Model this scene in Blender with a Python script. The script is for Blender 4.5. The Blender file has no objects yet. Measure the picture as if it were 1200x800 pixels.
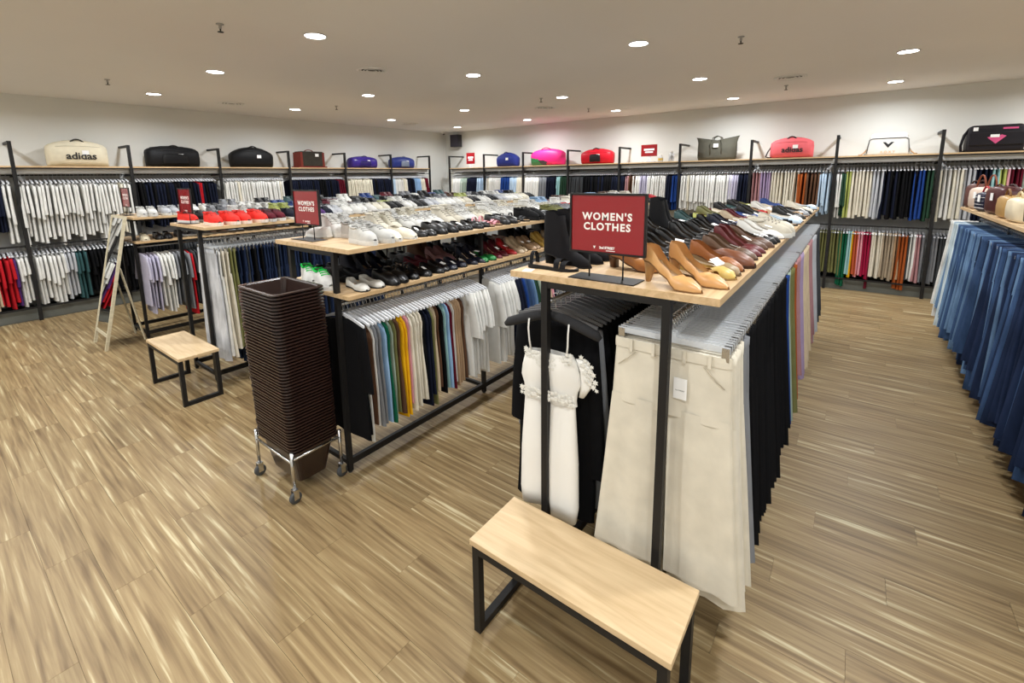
import bpy, bmesh, math, random
from mathutils import Vector, Matrix, Euler

S = bpy.context.scene
COL = S.collection
PI = math.pi
random.seed(11)

# ------------------------------------------------------------------ camera
CAM_H = 2.0
_yaw, _pit, _rol = math.radians(37.511), math.radians(-9.4335), math.radians(-0.856)
_f = Vector((math.cos(_pit) * math.cos(_yaw), math.cos(_pit) * math.sin(_yaw), math.sin(_pit)))
_r = _f.cross(Vector((0, 0, 1))).normalized()
_u = _r.cross(_f)
_c, _s = math.cos(_rol), math.sin(_rol)
RIGHT = _r * _c + _u * _s
UP = _u * _c - _r * _s
FWD = _f
cd = bpy.data.cameras.new('camera')
cam = bpy.data.objects.new('camera', cd)
COL.objects.link(cam)
cd.sensor_width = 36.0
cd.lens = 535.3 / 1200 * 36
cd.shift_x = (600 - 590.8) / 1200
cd.shift_y = (295.3 - 400) / 1200
cd.clip_start = 0.05
mw = Matrix.Identity(4)
for i in range(3):
    mw[i][0] = RIGHT[i]; mw[i][1] = UP[i]; mw[i][2] = -FWD[i]
mw[2][3] = CAM_H
cam.matrix_world = mw
S.camera = cam

# ------------------------------------------------------------------ world, exposure
w = bpy.data.worlds.new('room_world'); S.world = w; w.use_nodes = True
w.node_tree.nodes['Background'].inputs[0].default_value = (0.9, 0.95, 1.0, 1)
w.node_tree.nodes['Background'].inputs[1].default_value = 0.05
S.view_settings.view_transform = 'Standard'
S.view_settings.look = 'None'
S.view_settings.gamma = 1.0
S.view_settings.use_curve_mapping = False
S.view_settings.exposure = 0.0
LAMP_W = 28.0          # watts of each ceiling downlight
LAMP_COL = (0.955, 0.98, 1.0)

ZC = 3.29              # ceiling height
XB, YL = 10.1, 9.9     # back wall, left wall
XF, YR = -3.0, -5.0    # the unseen walls behind and to the right of the camera

# ------------------------------------------------------------------ helpers
def lin(c):
    return tuple((x / 12.92 if x <= 0.04045 else ((x + 0.055) / 1.055) ** 2.4) for x in c)

def rgb(r, g, b):
    return lin((r / 255, g / 255, b / 255))

def newmat(name):
    m = bpy.data.materials.new(name); m.use_nodes = True
    nt = m.node_tree
    return m, nt, nt.nodes['Principled BSDF']

def N(nt, t, **kw):
    n = nt.nodes.new(t)
    for k, v in kw.items():
        setattr(n, k, v)
    return n

def mat(name, col, rough=0.5, metal=0.0, noise=0.06, scale=6.0, spec=0.5, stretch=(1, 1, 1), bump=0.0, trans=0.0, alpha=1.0, coat=0.0):
    m, nt, b = newmat(name)
    tc = N(nt, 'ShaderNodeTexCoord'); mp = N(nt, 'ShaderNodeMapping'); mp.inputs['Scale'].default_value = stretch
    nz = N(nt, 'ShaderNodeTexNoise'); nz.inputs['Scale'].default_value = scale; nz.inputs['Detail'].default_value = 3
    nt.links.new(tc.outputs['Object'], mp.inputs[0]); nt.links.new(mp.outputs[0], nz.inputs['Vector'])
    mx = N(nt, 'ShaderNodeMix', data_type='RGBA')
    mx.inputs[6].default_value = tuple(c * (1 - noise) for c in col) + (1,)
    mx.inputs[7].default_value = tuple(min(1, c * (1 + noise)) for c in col) + (1,)
    nt.links.new(nz.outputs[0], mx.inputs[0]); nt.links.new(mx.outputs[2], b.inputs['Base Color'])
    b.inputs['Roughness'].default_value = rough; b.inputs['Metallic'].default_value = metal
    b.inputs['Specular IOR Level'].default_value = spec
    b.inputs['Transmission Weight'].default_value = trans
    b.inputs['Alpha'].default_value = alpha
    b.inputs['Coat Weight'].default_value = coat
    if bump:
        bp = N(nt, 'ShaderNodeBump'); bp.inputs['Strength'].default_value = bump; bp.inputs['Distance'].default_value = 0.004
        nt.links.new(nz.outputs[0], bp.inputs['Height']); nt.links.new(bp.outputs[0], b.inputs['Normal'])
    return m

def tint_mat(name, source, rough, noise=0.12, scale=14.0, spec=0.3, sheen=0.0, stretch=(1, 1, 1), bump=0.0):
    """a cloth or leather whose colour is the object's own (or its colour attribute, for joined pieces)"""
    m, nt, b = newmat(name)
    if source == 'object':
        src = N(nt, 'ShaderNodeObjectInfo'); out = src.outputs['Color']
    else:
        src = N(nt, 'ShaderNodeVertexColor'); src.layer_name = 'Col'; out = src.outputs['Color']
    tc = N(nt, 'ShaderNodeTexCoord'); mp = N(nt, 'ShaderNodeMapping'); mp.inputs['Scale'].default_value = stretch
    nz = N(nt, 'ShaderNodeTexNoise'); nz.inputs['Scale'].default_value = scale; nz.inputs['Detail'].default_value = 4
    nt.links.new(tc.outputs['Object'], mp.inputs[0]); nt.links.new(mp.outputs[0], nz.inputs['Vector'])
    mr = N(nt, 'ShaderNodeMapRange'); mr.inputs[1].default_value = 0.25; mr.inputs[2].default_value = 0.75
    mr.inputs[3].default_value = 1 - noise; mr.inputs[4].default_value = 1 + noise
    nt.links.new(nz.outputs[0], mr.inputs[0])
    mx = N(nt, 'ShaderNodeMix', data_type='RGBA', blend_type='MULTIPLY'); mx.inputs[0].default_value = 1
    nt.links.new(out, mx.inputs[6]); nt.links.new(mr.outputs[0], mx.inputs[7]); nt.links.new(mx.outputs[2], b.inputs['Base Color'])
    b.inputs['Roughness'].default_value = rough; b.inputs['Specular IOR Level'].default_value = spec
    b.inputs['Sheen Weight'].default_value = sheen
    if bump:
        bp = N(nt, 'ShaderNodeBump'); bp.inputs['Strength'].default_value = bump; bp.inputs['Distance'].default_value = 0.003
        nt.links.new(nz.outputs[0], bp.inputs['Height']); nt.links.new(bp.outputs[0], b.inputs['Normal'])
    return m

def wood_mat(name, dark, light, axis='X', scale=1.0, rough=0.45):
    m, nt, b = newmat(name)
    tc = N(nt, 'ShaderNodeTexCoord'); mp = N(nt, 'ShaderNodeMapping')
    mp.inputs['Scale'].default_value = (1.2, 14, 14) if axis == 'X' else (14, 1.2, 14)
    nz = N(nt, 'ShaderNodeTexNoise'); nz.inputs['Scale'].default_value = 2.2 * scale; nz.inputs['Detail'].default_value = 5
    nz.inputs['Distortion'].default_value = 0.6
    nt.links.new(tc.outputs['Object'], mp.inputs[0]); nt.links.new(mp.outputs[0], nz.inputs['Vector'])
    cr = N(nt, 'ShaderNodeValToRGB'); e = cr.color_ramp.elements
    e[0].position = 0.3; e[0].color = dark + (1,); e[1].position = 0.7; e[1].color = light + (1,)
    nt.links.new(nz.outputs[0], cr.inputs[0]); nt.links.new(cr.outputs[0], b.inputs['Base Color'])
    b.inputs['Roughness'].default_value = rough
    return m

def emit_mat(name, col, strength):
    m, nt, b = newmat(name)
    b.inputs['Base Color'].default_value = (0.9, 0.9, 0.9, 1)
    b.inputs['Emission Color'].default_value = col + (1,)
    b.inputs['Emission Strength'].default_value = strength
    return m

class MB:
    """collects faces; build() links them as ONE mesh object"""
    def __init__(s):
        s.v = []; s.f = []; s.m = []; s.c = []; s.mi = 0; s.col = (1, 1, 1)
    def add(s, vs, fs):
        o = len(s.v); s.v += [tuple(p) for p in vs]
        for f in fs:
            s.f.append([o + i for i in f]); s.m.append(s.mi); s.c.append(s.col)
        return s
    def box(s, x0, x1, y0, y1, z0, z1):
        return s.add([(x0, y0, z0), (x1, y0, z0), (x1, y1, z0), (x0, y1, z0), (x0, y0, z1), (x1, y0, z1), (x1, y1, z1), (x0, y1, z1)],
                     [(0, 3, 2, 1), (4, 5, 6, 7), (0, 1, 5, 4), (1, 2, 6, 5), (2, 3, 7, 6), (3, 0, 4, 7)])
    def loft(s, rings, closed=True, cap0=False, cap1=False):
        n = len(rings[0]); vs = [p for r in rings for p in r]; fs = []
        for i in range(len(rings) - 1):
            for j in range(n if closed else n - 1):
                k = (j + 1) % n
                fs.append((i * n + j, i * n + k, (i + 1) * n + k, (i + 1) * n + j))
        if cap0: fs.append(tuple(range(n - 1, -1, -1)))
        if cap1: fs.append(tuple((len(rings) - 1) * n + j for j in range(n)))
        return s.add(vs, fs)
    def tube(s, path, r, n=8, caps=True):
        P = [Vector(p) for p in path]; rings = []; prev = None
        for i, p in enumerate(P):
            d = (P[min(i + 1, len(P) - 1)] - P[max(i - 1, 0)]).normalized()
            a = prev if prev is not None else (Vector((0, 0, 1)) if abs(d.z) < 0.9 else Vector((1, 0, 0)))
            e1 = (a - d * a.dot(d)).normalized(); prev = e1; e2 = d.cross(e1)
            rr = r[i] if isinstance(r, (list, tuple)) else r
            rings.append([p + (e1 * math.cos(2 * PI * k / n) + e2 * math.sin(2 * PI * k / n)) * rr for k in range(n)])
        return s.loft(rings, True, caps, caps)
    def lathe(s, prof, n=20, cx=0, cy=0, cz=0, axis='Z', caps=True):
        rings = []
        for r, z in prof:
            R = []
            for k in range(n):
                a = 2 * PI * k / n
                if axis == 'Z': R.append((cx + r * math.cos(a), cy + r * math.sin(a), cz + z))
                elif axis == 'X': R.append((cx + z, cy + r * math.cos(a), cz + r * math.sin(a)))
                else: R.append((cx + r * math.cos(a), cy + z, cz + r * math.sin(a)))
            rings.append(R)
        return s.loft(rings, True, caps and prof[0][0] > 1e-4, caps and prof[-1][0] > 1e-4)
    def merge(s, o, M=None, col=None):
        off = len(s.v)
        s.v += [tuple(M @ Vector(p)) if M is not None else p for p in o.v]
        for f, m, c in zip(o.f, o.m, o.c):
            s.f.append([i + off for i in f]); s.m.append(m); s.c.append(col or c)
        return s
    def mesh(s, name, mats, smooth=False, colattr=False):
        me = bpy.data.meshes.new(name)
        me.from_pydata(s.v, [], s.f)
        if not isinstance(mats, (list, tuple)): mats = [mats]
        for m in mats: me.materials.append(m)
        if len(mats) > 1: me.polygons.foreach_set('material_index', s.m)
        if smooth: me.polygons.foreach_set('use_smooth', [True] * len(s.f))
        if colattr:
            a = me.color_attributes.new('Col', 'FLOAT_COLOR', 'CORNER'); d = []
            for f, c in zip(s.f, s.c):
                d += (list(c) + [1.0]) * len(f)
            a.data.foreach_set('color', d)
        me.update()
        return me
    def build(s, name, mats, parent=None, smooth=False, loc=(0, 0, 0), rz=0.0, **kw):
        return ob(name, s.mesh(name, mats, smooth), parent, loc, rz, **kw)

def ob(name, me, parent=None, loc=(0, 0, 0), rz=0.0, rot=None, color=None, label=None, cat=None, group=None, kind=None, scale=None):
    o = bpy.data.objects.new(name, me); COL.objects.link(o)
    if parent is not None: o.parent = parent
    o.location = loc
    o.rotation_euler = rot if rot is not None else (0, 0, rz)
    if scale is not None: o.scale = scale
    if color is not None: o.color = tuple(color) + (1.0,)
    if label: o['label'] = label
    if cat: o['category'] = cat
    if group: o['group'] = group
    if kind: o['kind'] = kind
    return o

def thing(name, label, cat, loc=(0, 0, 0), rz=0.0, group=None, rot=None):
    return ob(name, None, None, loc, rz, rot, None, label, cat, group)

def BX(*a):
    return MB().box(*a)

def text_mesh(body, size, m, depth=0.002, bold=0.0, spacing=1.0, align='CENTER', line=1.0):
    cu = bpy.data.curves.new('lettering', 'FONT'); cu.body = body; cu.size = size; cu.extrude = depth; cu.offset = bold
    cu.align_x = align; cu.align_y = 'CENTER'; cu.space_character = spacing; cu.space_line = line; cu.resolution_u = 3
    t = bpy.data.objects.new('lettering_tmp', cu); COL.objects.link(t)
    dg = bpy.context.evaluated_depsgraph_get()
    me = bpy.data.meshes.new_from_object(t.evaluated_get(dg))
    bpy.data.objects.remove(t); bpy.data.curves.remove(cu)
    me.name = 'lettering'; me.materials.clear(); me.materials.append(m)
    return me

def px_of(p):
    d = Vector(p) - Vector((0, 0, CAM_H)); z = d.dot(FWD)
    if z < 0.1: return None
    return (d.dot(RIGHT) / z * 535.3 + 590.8, -d.dot(UP) / z * 535.3 + 295.3, z)

# ------------------------------------------------------------------ materials
M_WALL = mat('white_wall_paint', rgb(222, 223, 219), 0.85, noise=0.03, scale=1.5)
M_CEIL = mat('ceiling_paint', rgb(234, 233, 232), 0.9, noise=0.02, scale=1.2)
M_BLACK = mat('black_powder_coat', rgb(29, 28, 28), 0.5, noise=0.12, scale=30, spec=0.3)
M_GREYP = mat('grey_panel', rgb(206, 207, 206), 0.6, noise=0.05, scale=3)
M_KICK = mat('dark_grey_kick_panel', rgb(96, 98, 92), 0.6, noise=0.06, scale=3)
M_OAK = wood_mat('oak_board', rgb(186, 154, 112), rgb(214, 185, 144), 'X')
M_OAKY = wood_mat('oak_board_crosswise', rgb(196, 168, 128), rgb(218, 193, 154), 'Y')
M_PALE = wood_mat('pale_frame_wood', rgb(196, 186, 158), rgb(214, 205, 178), 'X')
M_CHROME = mat('chrome', rgb(205, 205, 205), 0.22, 1.0, noise=0.03)
M_STEEL = mat('dull_steel', rgb(170, 170, 170), 0.38, 1.0, noise=0.05)
M_CLEAR = mat('clear_plastic', rgb(222, 226, 230), 0.2, noise=0.03, alpha=0.55, spec=0.6)
M_GREYPL = mat('smoky_plastic', rgb(96, 97, 100), 0.35, noise=0.05)
M_WHITEPL = mat('milky_plastic', rgb(226, 228, 232), 0.3, noise=0.03, alpha=0.85)
M_BASKET = mat('brown_plastic', rgb(46, 30, 25), 0.28, noise=0.1, scale=20, coat=0.2)
M_RUBBER = mat('grey_rubber', rgb(70, 72, 74), 0.7)
M_TAG = mat('white_paper', rgb(240, 240, 238), 0.7, noise=0.02)
M_RED = mat('red_sign_print', rgb(142, 14, 22), 0.25, noise=0.04, scale=3, coat=0.3)
M_LETTER = mat('white_print', rgb(245, 240, 236), 0.5, noise=0.01)
M_BLACKP = mat('black_print', rgb(28, 28, 30), 0.5, noise=0.01)
M_FAB = tint_mat('woven_cloth', 'object', 0.95, 0.10, 9, spec=0.12, bump=0.5)
M_DENIM = tint_mat('denim', 'object', 0.92, 0.42, 13, spec=0.15, stretch=(1, 1, 0.3), bump=0.5)
M_LEATHER = tint_mat('shoe_leather', 'object', 0.36, 0.10, 12, spec=0.5)
M_SUEDE = tint_mat('shoe_cloth', 'object', 0.8, 0.12, 20, spec=0.2)
M_SOLE = tint_mat('shoe_sole', 'object', 0.6, 0.08, 12)
M_STUFF = tint_mat('mixed_goods', 'attr', 0.7, 0.12, 14)
M_INSOLE = mat('tan_insole', rgb(176, 146, 112), 0.6, noise=0.08)
M_LACE = mat('lace_thread', rgb(222, 220, 212), 0.9, noise=0.03)
M_MIRROR = mat('mirror_glass', (0.86, 0.88, 0.88), 0.02, 1.0, noise=0.0)
M_LENS = emit_mat('downlight_lens', (1.0, 0.98, 0.95), 25.0)
M_TRIM = mat('white_enamel', rgb(232, 232, 230), 0.5, noise=0.02)
M_DARK = mat('dark_slot', rgb(40, 40, 42), 0.7)
# ------------------------------------------------------------------ the room
def plank_mat():
    m, nt, b = newmat('vinyl_plank')
    g = N(nt, 'ShaderNodeNewGeometry'); sp = N(nt, 'ShaderNodeSeparateXYZ'); nt.links.new(g.outputs['Position'], sp.inputs[0])
    def math_(op, a, c=None):
        n = N(nt, 'ShaderNodeMath', operation=op)
        for i, q in enumerate((a, c)):
            if q is None: continue
            if isinstance(q, (int, float)): n.inputs[i].default_value = q
            else: nt.links.new(q, n.inputs[i])
        return n.outputs[0]
    row = math_('FLOOR', math_('DIVIDE', sp.outputs[0], PW))
    off = math_('MULTIPLY', math_('FRACT', math_('MULTIPLY', row, 0.3737)), PL)
    idx = math_('FLOOR', math_('DIVIDE', math_('ADD', sp.outputs[1], off), PL))
    cb = N(nt, 'ShaderNodeCombineXYZ'); nt.links.new(row, cb.inputs[0]); nt.links.new(idx, cb.inputs[1])
    wn = N(nt, 'ShaderNodeTexWhiteNoise', noise_dimensions='2D'); nt.links.new(cb.outputs[0], wn.inputs['Vector'])
    # grain: noise drawn out along the plank, shifted per plank
    mp = N(nt, 'ShaderNodeCombineXYZ')
    nt.links.new(math_('MULTIPLY', sp.outputs[0], 38.0), mp.inputs[0])
    nt.links.new(math_('MULTIPLY', sp.outputs[1], 1.5), mp.inputs[1])
    nt.links.new(math_('MULTIPLY', wn.outputs['Value'], 37.0), mp.inputs[2])
    n1 = N(nt, 'ShaderNodeTexNoise'); n1.inputs['Scale'].default_value = 1.0; n1.inputs['Detail'].default_value = 4; n1.inputs['Distortion'].default_value = 0.5
    nt.links.new(mp.outputs[0], n1.inputs['Vector'])
    cr = N(nt, 'ShaderNodeValToRGB'); e = cr.color_ramp.elements
    e[0].position = 0.28; e[0].color = rgb(114, 92, 62) + (1,)
    e[1].position = 0.72; e[1].color = rgb(206, 193, 156) + (1,)
    q = e.new(0.46); q.color = rgb(145, 122, 86) + (1,)
    q = e.new(0.6); q.color = rgb(163, 141, 102) + (1,)
    nt.links.new(n1.outputs[0], cr.inputs[0])
    mr = N(nt, 'ShaderNodeMapRange'); mr.inputs[3].default_value = 0.8; mr.inputs[4].default_value = 0.97
    nt.links.new(wn.outputs['Value'], mr.inputs[0])
    mx = N(nt, 'ShaderNodeMix', data_type='RGBA', blend_type='MULTIPLY'); mx.inputs[0].default_value = 1
    nt.links.new(cr.outputs[0], mx.inputs[6]); nt.links.new(mr.outputs[0], mx.inputs[7]); nt.links.new(mx.outputs[2], b.inputs['Base Color'])
    b.inputs['Roughness'].default_value = 0.42; b.inputs['Specular IOR Level'].default_value = 0.35
    return m

PW, PL = 0.18, 1.22
M_PLANK = plank_mat()
M_SUB = mat('floor_joint', rgb(120, 94, 64), 0.8)
floor = BX(XF - 0.2, XB + 0.2, YR - 0.2, YL + 0.2, -0.2, -0.006).build('floor', M_SUB, kind='structure')
floor['label'] = 'oak-look plank floor running the length of the shop'

planks = []
for row in range(math.floor(XF / PW), math.ceil(XB / PW)):
    fo = (row * 0.3737) % 1.0
    off = fo * PL
    for i in range(math.floor((YR + off) / PL), math.ceil((YL + off) / PL) + 1):
        x0, x1 = max(row * PW, XF), min((row + 1) * PW, XB)
        y0, y1 = max(i * PL - off, YR), min((i + 1) * PL - off, YL)
        if y1 - y0 < 0.02 or x1 - x0 < 0.02: continue
        q = px_of(((x0 + x1) / 2, (y0 + y1) / 2, 0)); area = 0
        if q and -60 < q[0] < 1260 and q[1] < 900: area = 1 / q[2] ** 2
        planks.append((area, x0, x1, y0, y1))
planks.sort(reverse=True)
full = BX(0.0006, PW - 0.0006, 0.0006, PL - 0.0006, -0.008, 0.0).mesh('plank', M_PLANK)
rest = MB()
for k, (a, x0, x1, y0, y1) in enumerate(planks):
    if k < 300 and x1 - x0 > PW - 1e-4 and y1 - y0 > PL - 1e-4:
        ob('plank', full, floor, (x0, y0, 0))
    elif k < 300:
        BX(0.0006, x1 - x0 - 0.0006, 0.0006, y1 - y0 - 0.0006, -0.008, 0).build('plank', M_PLANK, floor, loc=(x0, y0, 0))
    else:
        rest.box(x0 + 0.0006, x1 - 0.0006, y0 + 0.0006, y1 - 0.0006, -0.008, 0)
rest.build('far_planks', M_PLANK, floor, kind='stuff')

BX(XF - 0.2, XB + 0.2, YR - 0.2, YL + 0.2, ZC, ZC + 0.2).build('ceiling', M_CEIL, kind='structure')
BX(XF - 0.2, XB + 0.2, YL, YL + 0.2, 0, ZC).build('wall_left', M_WALL, kind='structure')
BX(XB, XB + 0.2, YR, YL, 0, ZC).build('wall_back', M_WALL, kind='structure')
BX(XF - 0.2, XB + 0.2, YR - 0.2, YR, 0, ZC).build('wall_right', M_WALL, kind='structure')
BX(XF - 0.2, XF, YR, YL, 0, ZC).build('wall_front', M_WALL, kind='structure')

# ------------------------------------------------------------------ ceiling fittings
trim_me = MB().lathe([(0.088, 0.0), (0.1, -0.001), (0.104, -0.006), (0.092, -0.009), (0.088, -0.004)], 24, caps=False).mesh('trim', M_TRIM, True)
lens_me = MB().lathe([(0.0005, -0.003), (0.0895, -0.0045), (0.0895, -0.001)], 24).mesh('lens', M_LENS)
for x in (-1.9, 0.3, 2.49, 4.68, 6.93, 9.1):
    for y in (-2.5, -0.32, 1.86, 4.05, 6.25, 8.47):
        d = thing('ceiling_downlight', 'round recessed white ceiling downlight, lit', 'downlight', (x, y, ZC), group='recessed ceiling downlights')
        ob('trim', trim_me, d); ob('lens', lens_me, d)
        ld = bpy.data.lights.new('downlight_lamp', 'AREA'); ld.shape = 'DISK'; ld.size = 0.16; ld.energy = LAMP_W; ld.color = LAMP_COL; ld.spread = math.radians(165)
        lo = bpy.data.objects.new('lamp', ld); COL.objects.link(lo); lo.parent = d; lo.location = (0, 0, -0.014)

def vent(x, y, r, label):
    d = thing('ceiling_vent', label, 'air vent', (x, y, ZC), group=None)
    MB().lathe([(r, 0), (r * 1.02, -0.006), (r * 0.94, -0.016), (r * 0.86, -0.016), (r * 0.84, -0.004)], 28, caps=False).build('rim', M_TRIM, d, True)
    MB().lathe([(0.001, -0.002), (r * 0.85, -0.002), (r * 0.85, -0.0005)], 24).build('throat', M_DARK, d)
    for q in (0.3, 0.52, 0.72):
        MB().lathe([(r * q, -0.003), (r * (q + 0.06), -0.014), (r * (q + 0.1), -0.014), (r * (q + 0.03), -0.003)], 24, caps=False).build('ring', M_TRIM, d, True)
    return d
vent(3.66, 4.79, 0.17, 'round ceiling vent above the brown basket stack')
vent(7.66, 0.86, 0.2, 'round white ceiling vent near the pink duffel bag')
vent(3.62, 8.58, 0.2, 'round ceiling vent above the round black duffel bag')
vent(7.75, 4.9, 0.2, 'round ceiling vent in the middle of the shop ceiling')
vent(7.72, 8.75, 0.2, 'round ceiling vent near the corner loudspeaker')
spr_body = MB().lathe([(0.03, 0), (0.03, -0.006), (0.012, -0.01), (0.012, -0.035), (0.007, -0.04)], 12).mesh('body', M_STEEL, True)
spr_def = MB().lathe([(0.007, -0.04), (0.005, -0.06), (0.024, -0.062), (0.024, -0.066), (0.002, -0.067)], 12).mesh('deflector', M_DARK)
for x, y in ((1.81, 4.35), (5.11, 1.01), (1.79, 7.71), (4.96, 7.56), (8.34, 0.98), (6.78, 4.37), (8.44, 4.33)):
    d = thing('fire_sprinkler', 'small metal fire sprinkler head hanging from the ceiling', 'sprinkler', (x, y, ZC), group='ceiling sprinkler heads')
    ob('body', spr_body, d); ob('deflector', spr_def, d)
d = thing('security_camera', 'small white dome security camera in the ceiling corner', 'camera', (9.85, 9.72, ZC))
MB().lathe([(0.05, 0), (0.05, -0.03), (0.04, -0.045)], 16).build('housing', M_TRIM, d, True)
MB().lathe([(0.036, -0.045), (0.03, -0.065), (0.012, -0.078), (0.001, -0.08)], 16).build('dome', mat('dark_dome', rgb(20, 20, 22), 0.1), d, True)
d = thing('loudspeaker', 'black box loudspeaker mounted high in the room corner', 'speaker', (XB, 9.37, 2.86))
MB().box(-0.2, -0.03, -0.15, 0.15, 0, 0.34).build('cabinet', mat('speaker_black', rgb(44, 42, 50), 0.6), d)
MB().box(-0.206, -0.2, -0.135, 0.135, 0.015, 0.325).build('grille', mat('speaker_grille', rgb(58, 55, 66), 0.8, noise=0.5, scale=160), d)
MB().box(-0.03, 0, -0.05, 0.05, 0.1, 0.24).build('bracket', M_BLACK, d)

# ------------------------------------------------------------------ wall racks
LW_POST = [-0.325 + 1.325 * k for k in range(8)]                 # along the left wall
BW_POST = [9.2 - 1.27 * k for k in range(11)]                    # along the back wall
ZSH = 2.245
def wall_rack(name, label, posts, loc, rz, depth, xr):
    """local frame: X along the wall, Y = 0 at the wall, positive into the room"""
    t = thing(name, label, 'wall rack', loc, rz)
    pm = BX(-0.021, 0.021, depth - 0.044, depth - 0.006, 0.0, 2.585).mesh('post', M_BLACK)
    am = BX(-0.016, 0.016, 0.0, depth - 0.044, 2.55, 2.585).mesh('arm', M_BLACK)
    for p in posts:
        q = ob('post', pm, t, (p, 0, 0)); ob('arm', am, q)
    for a, b in zip(posts[:-1], posts[1:]):
        n = b - a
        MB().box(a + 0.0215, b - 0.0215, 0.002, depth - 0.012, ZSH - 0.022, ZSH).build('shelf_board', M_OAK, t)
        MB().box(a + 0.0215, b - 0.0215, depth - 0.036, depth - 0.016, ZSH - 0.042, ZSH - 0.0225).build('shelf_edge_bar', M_BLACK, t)
        BX(a + 0.016, b - 0.016, 0.003, 0.018, 0.2, ZSH - 0.024).build('back_panel', M_GREYP, t)
        BX(a + 0.016, b - 0.016, 0.02, depth - 0.1, 0.0, 0.17).build('kick_panel', M_KICK, t)
        BX(a + 0.016, b - 0.016, depth - 0.04, depth - 0.02, 0.185, 0.21).build('base_bar', M_BLACK, t)
        BX(a + 0.0215, b - 0.0215, depth - 0.1, depth - 0.09, 2.135, ZSH - 0.0225).build('fascia_strip', M_GREYP, t)
        BX(a, b, xr - 0.007, xr + 0.007, 2.105, 2.125).build('hanging_rail', M_BLACK, t)
        BX(a, b, xr - 0.007, xr + 0.007, 1.075, 1.095).build('hanging_rail', M_BLACK, t)
        MB().box(a + 0.016, b - 0.016, depth - 0.04, depth - 0.02, 1.1, 1.12).build('middle_bar', M_BLACK, t)
    bm = BX(-0.008, 0.008, 0.018, depth - 0.03, 2.09, 2.105).mesh('rail_bracket', M_BLACK)
    for p in posts:
        ob('rail_bracket', bm, t, (p, 0, 0)); ob('rail_bracket', bm, t, (p, 0, -1.03))
    return t
wall_rack('wall_rack', 'black and oak clothes rack along the wall with the cream and purple bags', sorted(-x for x in LW_POST),
          (0, YL, 0), PI, 0.5, 0.275)
wall_rack('wall_rack', 'black and oak clothes rack along the wall with the olive tote and pink bags', sorted(BW_POST),
          (XB, 0, 0), PI / 2, 0.62, 0.36)

# ------------------------------------------------------------------ floor racks (shoes on top, clothes below)
def rack(name, label, x0, x1, yc, shelf, pitch=1.33):
    t = thing(name, label, 'shoe rack', (x0, yc, 0)); L = x1 - x0
    n = round(L / pitch); xs = [0.018 + (L - 0.036) * k / n for k in range(n + 1)]
    pm = BX(-0.016, 0.016, -0.016, 0.016, 0.012, 1.542).mesh('post', M_BLACK)
    fm = MB().lathe([(0.014, 0), (0.016, 0.004), (0.014, 0.012)], 10).mesh('foot', M_RUBBER)
    sd = 0.2675
    for x in xs:
        for s in (-1, 1):
            p = ob('post', pm, t, (x, s * sd, 0)); ob('foot', fm, p)
        BX(x - 0.014, x + 0.014, -sd + 0.016, sd - 0.016, 1.512, 1.542).build('cross_beam', M_BLACK, t)
        BX(x - 0.014, x + 0.014, -sd + 0.016, sd - 0.016, 0.06, 0.09).build('cross_beam', M_BLACK, t)
    for a, b in zip(xs[:-1], xs[1:]):
        for s in (-1, 1):
            BX(a + 0.016, b - 0.016, s * sd - 0.014, s * sd + 0.014, 1.514, 1.542).build('side_beam', M_BLACK, t)
            BX(a + 0.016, b - 0.016, s * sd - 0.014, s * sd + 0.014, 0.055, 0.1).build('base_bar', M_BLACK, t)
        A = 0.0 if a == xs[0] else a; B = L if b == xs[-1] else b
        BX(A + 0.0008, B - 0.0008, -0.45, 0.45, 1.542, 1.57).build('top_board', M_OAK, t)
        if shelf:
            for s in (-1, 1):
                BX(A + 0.0008, B - 0.0008, min(s * 0.42, s * 0.02), max(s * 0.42, s * 0.02), 1.245, 1.27).build('shelf_board', M_OAK, t)
                MB().tube([(a, s * sd, 1.19), (b, s * sd, 1.19)], 0.011, 8).build('hanging_rail', M_STEEL, t, True)
                BX(a + 0.016, b - 0.016, s * sd - 0.01, s * sd + 0.01, 1.22, 1.245).build('side_beam', M_BLACK, t)
        else:
            for s in (-1, 1):
                MB().tube([(a, s * sd, 1.44), (b, s * sd, 1.44)], 0.011, 8).build('hanging_rail', M_STEEL, t, True)
    return t
T_Y, LG_Y, R3_Y, R4_Y, J_Y = 0.79, 2.8775, 5.23, 7.37, -1.437
rack('clothes_rack', 'shoe-topped clothes rack behind the long bench with cream and black trousers', 1.66, 6.75, T_Y, False)
rack('clothes_rack', 'two-level shoe rack with white sneakers beside the brown basket stack', 1.60, 7.4, LG_Y, True)
rack('clothes_rack', 'shoe-topped clothes rack behind the small bench with red sneakers', 1.66, 7.4, R3_Y, False)
rack('clothes_rack', 'shoe rack behind the leaning mirror', 1.66, 7.4, R4_Y, True)
rack('clothes_rack', 'clothes rack of blue jeans with handbags on top', 2.3, 7.5, J_Y, False)

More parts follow.
